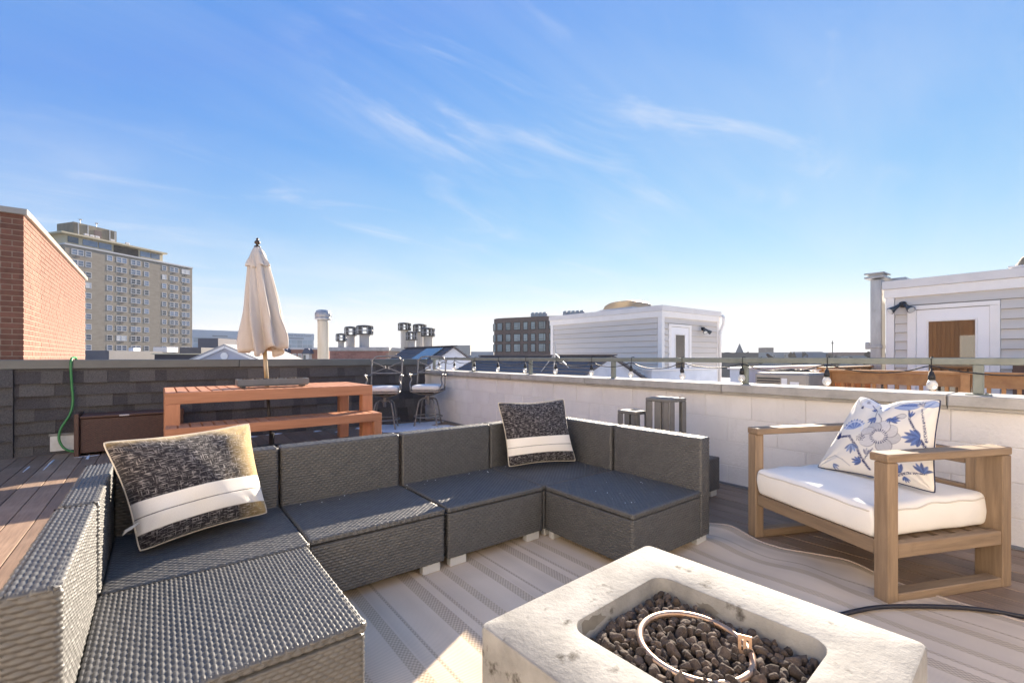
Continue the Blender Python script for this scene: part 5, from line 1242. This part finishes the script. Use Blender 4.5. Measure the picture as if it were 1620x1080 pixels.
g1 = gable_roof('dark gabled roof with a pale gable wall below the long bulkhead', 7.0, 5.85, 10.3, 1.145, 1.15, 0.44, m_pale_wall)
g2 = gable_roof('small dark gabled roof with a skylight left of the larger one', 6.6, 11.2, 14.2, 1.42, 0.95, 0.62, m_pale_wall, 8)
b = MB(); b.bar((5.93, 12.0, 1.06), (6.45, 12.0, 1.38), 1.0, 0.03, (-0.62, 0, 1)); obj('skylight', b, mat('skylight_glass', (0.16, 0.20, 0.24), rough=0.10, spec=0.6), g2)
# bracing mast on the roof
ms = thing('braced_mast', 'thin braced metal mast on the dark gabled roof', 'mast', (6.35, 6.75, 0.8))
b = MB(); b.tube([(6.35, 6.75, 0.84), (6.35, 6.75, 1.42)], 0.025, 8); obj('post', b, m_galv, ms)
for dx, dy in ((-0.12, 0.32), (0.1, -0.34)): b = MB(); b.tube([(6.35, 6.75, 1.20), (6.35 + dx, 6.75 + dy, 0.84 + dx * 0.44)], 0.012, 6); obj('brace', b, m_galv, ms)
# low stucco walls on the neighbouring roof
for lab, q in (('low pale stucco wall right of the dark gabled roof', (8.2, 10.9, 5.75, 5.95, -0.25, 0.83)), ('low pale stucco wall between long bulkhead and condenser', (8.4, 12.4, 4.0, 4.2, -0.25, 0.90))):
    b = MB(); b.box(*q, 0.01); w_ = tag(obj('stucco_wall', b, m_pale_wall, base=((q[0] + q[1]) / 2, (q[2] + q[3]) / 2, q[4])), lab, 'wall')
    b = MB(); b.box(q[0] - 0.03, q[1] + 0.03, q[2] - 0.03, q[3] + 0.03, q[5] + 0.001, q[5] + 0.035); obj('wall_cap', b, m_fascia, w_)
# condenser
cnd = thing('air_conditioner_condenser', 'beige condenser unit with fan guard on the neighbouring roof', 'condenser', (7.9, 2.98, -0.25))
b = MB(); b.box(7.52, 8.28, 2.6, 3.36, 0.18, 0.88, 0.03); cd_ = obj('casing', b, mat('condenser_beige', (0.30, 0.265, 0.23), (0.26, 0.23, 0.20), rough=0.6, scale=5), cnd)
for k in range(14): b = MB(); b.box(7.512, 7.519, 2.98, 3.32, 0.26 + k * 0.04, 0.285 + k * 0.04); obj('louvre', b, m_dark, cd_)
b = MB(); b.box(7.508, 7.518, 2.985, 3.02, 0.3, 0.8); b = MB(); b.box(7.511, 7.517, 2.72, 2.84, 0.45, 0.75); obj('label_plate', b, m_wframe, cd_)
b = MB(); b.box(7.511, 7.517, 2.88, 2.96, 0.30, 0.80); obj('label_plate', b, m_wframe, cd_)
b = MB()
for r_ in (0.08, 0.15, 0.22, 0.29, 0.34): b.tube([(7.9 + r_ * math.cos(2 * math.pi * k / 28), 2.98 + r_ * math.sin(2 * math.pi * k / 28), 0.905 + 0.03 * (1 - r_ / 0.34)) for k in range(28)], 0.006, 5, True)
for k in range(8): a = math.pi * k / 8 * 2; b.tube([(7.9, 2.98, 0.935), (7.9 + 0.34 * math.cos(a), 2.98 + 0.34 * math.sin(a), 0.905)], 0.005, 5)
obj('fan_guard', b, m_dark, cnd)
for dx in (-0.32, 0.32):
    b = MB(); b.box(7.9 + dx - 0.05, 7.9 + dx + 0.05, 2.58, 3.38, -0.25, 0.179); obj('stand', b, m_dark, cnd)
# stained wooden guard railings of the neighbouring decks
m_cedar = mat('stained_cedar', (0.44, 0.215, 0.08), (0.31, 0.14, 0.05), rough=0.6, scale=4, stretch=(2, 2, 2), detail=6, rnd=0.22, col3=(0.12, 0.055, 0.025), scale3=5, range3=(0.58, 0.8))
m_cedar2 = mat('brown_stained_boards', (0.155, 0.085, 0.055), (0.11, 0.06, 0.04), rough=0.7, scale=4, stretch=(2, 2, 1), detail=6, rnd=0.2)
def wood_rail(label, p0, p1, ztop, zbot, pitch=0.135, posts=1.6, m=None):
    m = m or m_cedar; p0, p1 = Vector(p0 + (0,)), Vector(p1 + (0,)); d = p1 - p0; ln = d.length; u = d.normalized()
    t = thing('wooden_guard_rail', label, 'railing', ((p0.x + p1.x) / 2, (p0.y + p1.y) / 2, zbot), 0)
    V_ = lambda s, z, o=0.0: (p0.x + u.x * s - u.y * o, p0.y + u.y * s + u.x * o, z)
    b = MB(); b.bar(V_(-0.05, ztop - 0.018), V_(ln + 0.05, ztop - 0.018), 0.15, 0.036); obj('cap_rail', b, m, t)
    b = MB(); b.bar(V_(0, ztop - 0.125), V_(ln, ztop - 0.125), 0.04, 0.17); obj('top_rail', b, m, t)
    b = MB(); b.bar(V_(0, zbot + 0.10), V_(ln, zbot + 0.10), 0.04, 0.09); obj('bottom_rail', b, m, t)
    for k in range(int(ln / pitch)): b = MB(); b.bar(V_(0.05 + k * pitch, zbot + 0.03, 0.041), V_(0.05 + k * pitch, ztop - 0.05, 0.041), 0.04, 0.04, (u.x, u.y, 0)); obj('baluster', b, m, t)
    k = 0.0
    while k <= ln + 0.01: b = MB(); b.bar(V_(k, zbot - 0.2, -0.065), V_(k, ztop - 0.037, -0.065), 0.09, 0.09, (u.x, u.y, 0)); obj('post', b, m, t); k += posts
    return t
wood_rail('stained wooden guard rail on the neighbouring deck at the right', (8.6, 2.68), (8.6, -3.2), 0.925, -0.22)
wood_rail('stained wooden guard rail running back towards the right bulkhead', (8.72, 2.80), (13.5, 2.80), 0.955, -0.22, 0.115)
f_ = thing('board_fence', 'brown board fence beside the white door at the right edge', 'fence', (10.6, -0.9, -0.25))
for k in range(15): b = MB(); b.box(10.55, 10.58, 0.82 - (k + 1) * 0.20, 0.82 - k * 0.20 - 0.008, -0.25, 1.02 + random.uniform(-0.01, 0.01), 0.003); obj('fence_board', b, m_cedar2, f_)
for z in (0.1, 0.85): b = MB(); b.box(10.581, 10.62, -2.2, 0.82, z, z + 0.08); obj('fence_rail', b, m_cedar2, f_)
# flue chase left of the right bulkhead
fl_ = thing('metal_flue_chase', 'tall stained metal flue with flat caps beside the right bulkhead', 'chimney', (11.35, 2.78, -0.25))
b = MB(); b.box(11.22, 11.48, 2.60, 2.78, -0.25, 2.66, 0.01); obj('shaft', b, m_galv, fl_)
b = MB(); b.box(11.20, 11.50, 2.58, 2.80, 1.30, 1.36, 0.004); obj('joint_band', b, m_galv, fl_)
b = MB(); b.box(11.14, 11.56, 2.53, 2.86, 2.68, 2.715, 0.006); b.box(11.18, 11.52, 2.58, 2.80, 2.7155, 2.76); b.box(11.12, 11.58, 2.53, 2.86, 2.7605, 2.785, 0.006); obj('flat_cap', b, m_galv, fl_)
for k in range(3): b = MB(); b.box(11.6 + k * 0.5, 12.0 + k * 0.5, 2.3, 2.65, 2.62, 2.70, 0.01); obj('vent_cap', b, m_galv, fl_)
b = MB(); b.box(11.20, 11.26, 2.785, 2.86, 1.28, 1.42, 0.01); obj('junction_box', b, m_galv, fl_)

# white flue pipe and the capped chimneys behind the shingled parapet
px_, py_ = W(-4.15, 10.0)
vp = thing('vent_pipe', 'tall white vent pipe with a round ribbed cap behind the parapet', 'vent pipe', (px_, py_, 0.4))
b = MB(); b.lathe([(0.115, 0.0), (0.115, 1.48), (0.12, 1.485), (0.12, 1.53)], 20, (px_, py_, 0.401)); obj('pipe', b, mat('weathered_white_pipe', (0.58, 0.56, 0.50), (0.46, 0.43, 0.36), rough=0.6, scale=3, stretch=(3, 3, 0.3), detail=6), vp, smooth=True)
b = MB(); b.lathe([(0.115, 0), (0.17, 0.02), (0.17, 0.05), (0.155, 0.06), (0.165, 0.075), (0.165, 0.16), (0.15, 0.175), (0.15, 0.20), (0.11, 0.225), (0.03, 0.23)], 24, (px_, py_, 1.93)); cp_ = obj('cap', b, m_galv, vp, smooth=True)
for k in range(16): a = 2 * math.pi * k / 16; b = MB(); b.tube([(px_ + 0.166 * math.cos(a), py_ + 0.166 * math.sin(a), 2.0), (px_ + 0.166 * math.cos(a), py_ + 0.166 * math.sin(a), 2.09)], 0.006, 5); obj('rib', b, m_galv, cp_)
m_chim = mat('pale_flue_render', (0.46, 0.45, 0.44), (0.38, 0.37, 0.36), rough=0.8, scale=2, stretch=(2, 2, 0.3), detail=6, col3=(0.34, 0.29, 0.24), scale3=3, range3=(0.6, 0.8))
m_capd = mat('dark_chimney_cage', (0.06, 0.058, 0.056), (0.09, 0.085, 0.08), rough=0.6, scale=8)
def chimney(label, px0, y_cap_top, y_cap_bot, wcap, wpipe, d, zbase):
    l = (px0 - 810) / 720 * d; x, y = W(l, d); zt_ = 1.12 + (565 - y_cap_top) / 720 * d; zb_ = 1.12 + (565 - y_cap_bot) / 720 * d
    t = thing('capped_chimney', label, 'chimney', (x, y, zbase), 0, 'capped chimneys behind the parapet'); r = wcap * d / 720 / 2; rp = wpipe * d / 720 / 2
    b = MB(); b.lathe([(rp, 0), (rp, zb_ - zbase + 0.02)], 20, (x, y, zbase)); obj('flue', b, m_chim, t, shade=40)
    h = zt_ - zb_; c = obj('cap_lid', MB().lathe([(r * 0.98, 0), (r, 0.03), (r * 0.8, h * 0.16), (r * 0.2, h * 0.22)], 10, (x, y, zt_ - h * 0.22)), m_capd, t)
    b = MB(); b.lathe([(r * 0.95, 0), (r * 0.98, 0.0), (r * 0.98, h * 0.10), (rp, h * 0.10)], 10, (x, y, zb_)); obj('cap_base', b, m_capd, t)
    n_ = 10
    for k in range(n_):
        a = 2 * math.pi * (k + 0.5) / n_; a2 = 2 * math.pi * (k + 1.5) / n_; rr = r * 0.93
        b = MB(); b.tube([(x + rr * math.cos(a), y + rr * math.sin(a), zb_ + h * 0.1), (x + rr * math.cos(a), y + rr * math.sin(a), zt_ - h * 0.21)], 0.018, 5); obj('cage_bar', b, m_galv, t)
        if k % 5 not in (1, 3):
            for f0, f1 in ((0.12, 0.42), (0.47, 0.77)):
                b = MB(); b.bar((x + rr * math.cos(a), y + rr * math.sin(a), zb_ + h * (f0 + f1) / 2), (x + rr * math.cos(a2), y + rr * math.sin(a2), zb_ + h * (f0 + f1) / 2), 0.012, h * (f1 - f0)); obj('cage_panel', b, m_capd, t)
        b = MB(); b.tube([(x + rr * math.cos(a), y + rr * math.sin(a), zb_ + h * 0.445), (x + rr * math.cos(a2), y + rr * math.sin(a2), zb_ + h * 0.445)], 0.012, 5); obj('cage_bar', b, m_galv, t)
D1, D2 = 16.5, 18.5
chimney('low leftmost capped chimney of the left cluster', 540, 527, 540, 17, 10, D1, 1.0)
chimney('middle capped chimney of the left cluster', 555, 516, 531, 20, 14, D1 + 0.9, 1.0)
chimney('wide capped chimney at the right of the left cluster', 577, 514, 529.5, 27, 16, D1, 1.0)
chimney('tall leftmost capped chimney of the right cluster', 640, 510, 523, 21, 12, D2 + 0.9, 1.0)
chimney('low capped chimney of the right cluster', 651, 524, 538, 19, 12, D2 - 0.6, 1.0)
chimney('rear capped chimney of the right cluster', 664, 512, 526, 22, 11, D2 + 1.0, 1.0)
chimney('capped chimney at the right end of the right cluster', 677, 518, 532.5, 23, 15, D2 - 0.2, 1.0)
m_pinkbrick = mat('faded_red_brick', (0.36, 0.20, 0.165), (0.30, 0.16, 0.13), rough=0.9, scale=6, detail=6, rnd=0.15)
def party_wall(label, pxa, pxb, d, ytop, thick=0.5, capm=None, cap=0.10, brick=False):
    xa, ya = W((pxa - 810) / 720 * d, d); xb, yb = W((pxb - 810) / 720 * d, d); ang = math.atan2(yb - ya, xb - xa); ln = math.hypot(xb - xa, yb - ya); zt_ = 1.12 + (565 - ytop) / 720 * d
    t = thing('party_wall', label, 'wall', (xa, ya, 0.25), ang)
    b = MB(); b.box(0, ln, 0, thick, 0, zt_ - cap - 0.25); obj('wall', b, m_mortar if brick else m_pinkbrick, t, local=True)
    b = MB(); b.box(-0.05, ln + 0.05, -0.06, thick + 0.06, zt_ - cap - 0.249, zt_ - 0.25, 0.01); obj('coping', b, capm or m_coping, t, local=True)
    if brick:
        bm2 = MB(); bm2.box(0, 0.19, -0.02, 0.05, 0, 0.06); me = bm2.mesh('brick'); me.materials.append(m_pinkbrick); z = zt_ - cap - 0.25 - 0.07; r_ = 0
        while z > 0.45:
            x = 0.0 - (0.1 if r_ % 2 else 0)
            while x < ln - 0.1: put('brick', me, t, (max(x, 0), 0, z)); x += 0.202
            z -= 0.071; r_ += 1
    return t
party_wall('red brick party wall with grey coping under the left chimney cluster', 522, 614, 15.6, 549, 1.6, m_coping, 0.13, True)
party_wall('low brick party wall under the right chimney cluster', 610, 722, 17.6, 556, 1.8, m_cream, 0.06)
# roofs to the left, between the brick bulkhead and the umbrella
def slab(name, label, pxa, pxb, d, yt, yb, depth, m, cat='building', roofm=None):
    xa, ya = W((pxa - 810) / 720 * d, d); xb, yb_ = W((pxb - 810) / 720 * d, d); ang = math.atan2(yb_ - ya, xb - xa); ln = math.hypot(xb - xa, yb_ - ya); z1 = 1.12 + (565 - yt) / 720 * d; z0 = 1.12 + (565 - yb) / 720 * d
    t = thing(name, label, cat, (xa, ya, z0), ang); b = MB(); b.box(0, ln, 0, depth, 0, z1 - z0, 0.02); obj('wall', b, m, t, local=True)
    if roofm: b = MB(); b.box(-0.1, ln + 0.1, -0.1, depth + 0.1, z1 - z0 + 0.001, z1 - z0 + 0.06); obj('roof', b, roofm, t, local=True)
    return t
m_dkgrey = mat('dark_grey_cladding', (0.085, 0.085, 0.105), (0.07, 0.07, 0.085), rough=0.7, scale=1)
slab('dark_roof_house', 'dark clad roof storey right of the brick bulkhead', 128, 172, 26, 554.5, 600, 4, m_dkgrey)
slab('tarp_roof_house', 'low house with a pale blue roof sheet below the tower', 170, 244, 30, 561.5, 600, 5, m_dkgrey, roofm=mat('pale_blue_sheet', (0.50, 0.56, 0.72), (0.60, 0.62, 0.70), rough=0.5, scale=1))
slab('flat_roof_house', 'low dark house with a cream roof edge below the tower', 244, 330, 28, 560.5, 600, 5, mat('dark_brown_wall', (0.06, 0.05, 0.055), rough=0.8), roofm=m_cream)
slab('roof_box', 'open dark framed roof box in front of the tower base', 284, 318, 42, 549.5, 562, 4, m_dkgrey)
slab('dark_clad_block', 'dark grey clad block right of the tower', 313, 345, 75, 535, 600, 10, mat('slate_block', (0.13, 0.125, 0.15), rough=0.8))
t = slab('pale_roof_unit', 'small pale duct on the blue sheet roof', 203, 211, 31, 550, 560, 0.6, m_wframe, 'roof unit')
t = slab('white_tank', 'long white roof tank in front of the tower base', 242, 264, 36, 549, 557, 1.2, m_wframe, 'tank')
# gabled attic left of the umbrella
gx, gy = W((357 - 810) / 720 * 20.0, 20.0); gt = thing('attic_gable', 'pale grey attic gable with white rake trim behind the parapet', 'building', (gx, gy, 0.2), -math.atan2(560, 720))
b = MB(); b.prism([(-1.45, 0), (1.5, 0), (1.5, 0.72), (0.0, 1.36), (-1.45, 0.72)], 'y', 0.1, 4); obj('gable_wall', b, mat('pale_lilac_siding', (0.46, 0.46, 0.52), rough=0.7), gt, local=True)
for s in (-1, 1):
    b = MB(); b.bar((0, -0.02, 1.41), (s * 1.75, -0.02, 0.66), 0.16, 0.13, (0, 1, 0)); obj('rake_trim', b, m_cream if False else m_trim, gt, local=True)
    b = MB(); b.prism([(0, 1.50), (s * 1.8, 0.72), (s * 1.8, 0.66), (0, 1.44)] if s > 0 else [(0, 1.44), (s * 1.8, 0.66), (s * 1.8, 0.72), (0, 1.50)], 'y', -0.12, 4); obj('roof_slope', b, mat('light_grey_shingles', (0.40, 0.38, 0.37), (0.33, 0.31, 0.30), rough=0.9, scale=30), gt, local=True)
b = MB(); b.lathe([(0.16, 0), (0.16, 0.05)], 16); v_ = obj('round_vent', b, m_trim, gt, local=True); v_.location = (-0.1, 0.09, 0.98); v_.rotation_euler = (R(90), 0, 0)
# terrace of brick houses with dark dormers beside the vent pipe
hx_, hy_ = W((446 - 810) / 720 * 58, 58); hs = thing('brick_row_house', 'faded brick row house with two dark dormer roofs left of the vent pipe', 'building', (hx_, hy_, -6), -math.atan2(560, 720))
b = MB(); b.box(-4, 6.0, 0, 8, 0, 8.1); obj('wall', b, m_pinkbrick, hs, local=True)
b = MB(); b.box(-4.1, 6.1, -0.1, 8.1, 8.1, 8.35); obj('cornice', b, m_wframe, hs, local=True)
for x0 in (0.0, 2.9):
    if x0 == 0.0: pr_ = [(0.0, 7.6), (1.15, 7.6), (1.15, 8.1), (0.9, 8.3), (0.3, 8.2)]
    else: pr_ = [(2.95, 7.55), (4.1, 7.55), (3.95, 8.05), (3.75, 8.25), (3.35, 8.25)]
    b = MB(); b.prism(pr_, 'y', -1.0, 0.0); obj('dormer_roof', b, mat('slate_blue_roof', (0.08, 0.09, 0.14) if x0 == 0.0 else (0.07, 0.075, 0.085), rough=0.8), hs, local=True)
    b = MB(); b.box(x0 + 0.15, x0 + 0.95, -0.9, 0, 6.3, 7.54); d_ = obj('dormer_bay', b, m_wframe, hs, local=True)
    b = MB(); b.box(x0 + 0.25, x0 + 0.55, -0.93, -0.9, 6.7, 7.4); obj('pane', b, m_glass, d_, local=True)
for x0 in (1.35, 2.05): b = MB(); b.box(x0, x0 + 0.5, -0.06, 0, 6.6, 7.6); w_ = obj('window', b, m_wframe, hs, local=True); b = MB(); b.box(x0 + 0.08, x0 + 0.42, -0.07, -0.061, 6.7, 7.5); obj('pane', b, mat('curtained_glass', (0.45, 0.42, 0.38), rough=0.4), w_, local=True)

# ------------------------------------------------------------------ skyline
m_far = [mat('far_brown', (0.30, 0.25, 0.21), (0.24, 0.20, 0.17), rough=0.9, scale=0.05, detail=8), mat('far_grey', (0.36, 0.35, 0.34), (0.28, 0.28, 0.28), rough=0.9, scale=0.05, detail=8), mat('far_brick', (0.28, 0.17, 0.14), (0.22, 0.14, 0.12), rough=0.9, scale=0.05, detail=8), mat('far_white', (0.52, 0.52, 0.53), (0.44, 0.44, 0.45), rough=0.9, scale=0.05)]
def far_block(name, label, pxa, pxb, d, ytop, m, depth=20, cat='building', wins=False):
    xa, ya = W((pxa - 810) / 720 * d, d); ang = -math.atan2(560, 720); ln = (pxb - pxa) / 720 * d; h = 1.12 + (565 - ytop) / 720 * d + 12
    t = thing(name, label, cat, (xa, ya, -12), ang); b = MB(); b.box(0, ln, 0, depth, 0, h); obj('wall', b, m, t, local=True)
    if wins:
        for k in range(int(ln / 6)):
            for j in range(2): b = MB(); b.box(1 + k * 6, 4 + k * 6, -0.1, 0, h - 4 - j * 5, h - 2 - j * 5); obj('window', b, m_glass, t, local=True)
    return t
far_block('square_tower', 'square brown tower block on the skyline right of the spire', 1211, 1224, 420, 549.5, m_far[0], 12)
far_block('long_brick_block', 'long low red brick block on the skyline left of the right flue', 1333, 1400, 380, 557, m_far[2], 20)
far_block('pale_office_block', 'pale stepped office block on the skyline left of the red brick block', 1272, 1302, 400, 556, m_far[3], 20, wins=True)
far_block('glassy_grey_block', 'blue grey glazed block on the skyline below the pale office block', 1282, 1310, 300, 557.5, mat('far_glass', (0.14, 0.18, 0.25), rough=0.3), 20)
far_block('school_block', 'grey windowed block on the skyline right of the square tower', 1222, 1250, 350, 557, m_far[1], 20, wins=True)
far_block('brown_roof_terrace', 'long brown roofed building right of the long bulkhead', 1130, 1200, 120, 557.5, m_far[0], 20)
far_block('flat_skyline_block', 'flat pale block on the skyline left of the curved brick block', 745, 781, 260, 556, m_far[3], 20)
far_block('stepped_skyline_block', 'stepped grey block on the skyline behind the small gabled roof', 714, 744, 420, 546, m_far[1], 20)
sx_, sy_ = W((1170 - 810) / 720 * 420, 420); sp_ = thing('church_spire', 'slender grey church spire on the skyline', 'church', (sx_, sy_, -12))
b = MB(); b.box(sx_ - 3.5, sx_ + 3.5, sy_ - 3.5, sy_ + 3.5, -12, 4.0); obj('tower', b, m_far[0], sp_)
b = MB(); b.lathe([(4.6, 0), (3.0, 4), (0.1, 11.0)], 8, (sx_, sy_, 3.0)); obj('spire', b, mat('far_slate', (0.16, 0.16, 0.17), rough=0.8), sp_)
ax2, ay2 = W((1317 - 810) / 720 * 300, 300); an = thing('radio_mast', 'thin radio mast on the skyline left of the right flue', 'mast', (ax2, ay2, -12)); b = MB(); b.tube([(ax2, ay2, -12), (ax2, ay2, 12)], 0.25, 6); b.box(ax2 - 1.2, ax2 + 1.2, ay2 - 0.2, ay2 + 0.2, 10.0, 10.8); obj('pole', b, m_dark, an)
city = MB(); r2 = random.Random(3)
for k in range(420):
    d = r2.uniform(240, 1400); px2 = r2.uniform(-200, 1900); w = r2.uniform(10, 40); x, y = W((px2 - 810) / 720 * d, d); top = r2.choice((r2.uniform(-4, 3), r2.uniform(0, 1.12 + 6 / 720 * d)))
    a = r2.choice((0.0, 0.3, -0.65)); city.box(x - w / 2, x + w / 2, y - w / 3, y + w / 3, -12, top, 0, a)
    if r2.random() < 0.4: city.box(x - w / 8, x + w / 8, y - w / 8, y + w / 8, top, top + r2.uniform(1, 3), 0, a)
tag(obj('distant_city', city, m_far[1], base=(500, 600, -12)), 'far low city roofs along the horizon', 'city', kind='stuff')
trees = MB()
for k in range(1500):
    d = r2.uniform(150, 900); px2 = r2.uniform(-200, 1900); x, y = W((px2 - 810) / 720 * d, d); z = r2.uniform(-9, min(3.4, 1.12 + 5 / 720 * d)); s = r2.uniform(1.2, 3.2)
    V = [(x + s * r2.uniform(-1, 1), y + s * r2.uniform(-1, 1), z + s * r2.uniform(-1.2, 1)) for _ in range(8)]; trees.add(V, [(0, 1, 2), (2, 3, 4), (4, 5, 6), (6, 7, 0), (1, 3, 5), (7, 2, 5)])
tag(obj('distant_trees', trees, mat('bare_winter_trees', (0.12, 0.10, 0.085), rough=0.95), base=(300, 400, -10)), 'bare winter trees between the far roofs', 'trees', kind='stuff')

# ------------------------------------------------------------------ thin winter haze
def haze():
    b = MB(); b.box(-1850, 2650, -1850, 2650, -13.0, 44.0); me = b.mesh('haze')
    m = bpy.data.materials.new('winter_haze'); m.use_nodes = True; nt = m.node_tree; nt.nodes.remove(nt.nodes['Principled BSDF'])
    v = nt.nodes.new('ShaderNodeVolumePrincipled'); v.inputs['Color'].default_value = (0.92, 0.93, 0.95, 1); v.inputs['Density'].default_value = HAZE; v.inputs['Anisotropy'].default_value = 0.0
    nt.links.new(v.outputs[0], nt.nodes['Material Output'].inputs['Volume']); me.materials.append(m)
    o = bpy.data.objects.new('haze', me); link(o); tag(o, 'thin pale winter haze over the city', 'haze', kind='stuff')
HAZE = 0.00020
haze()
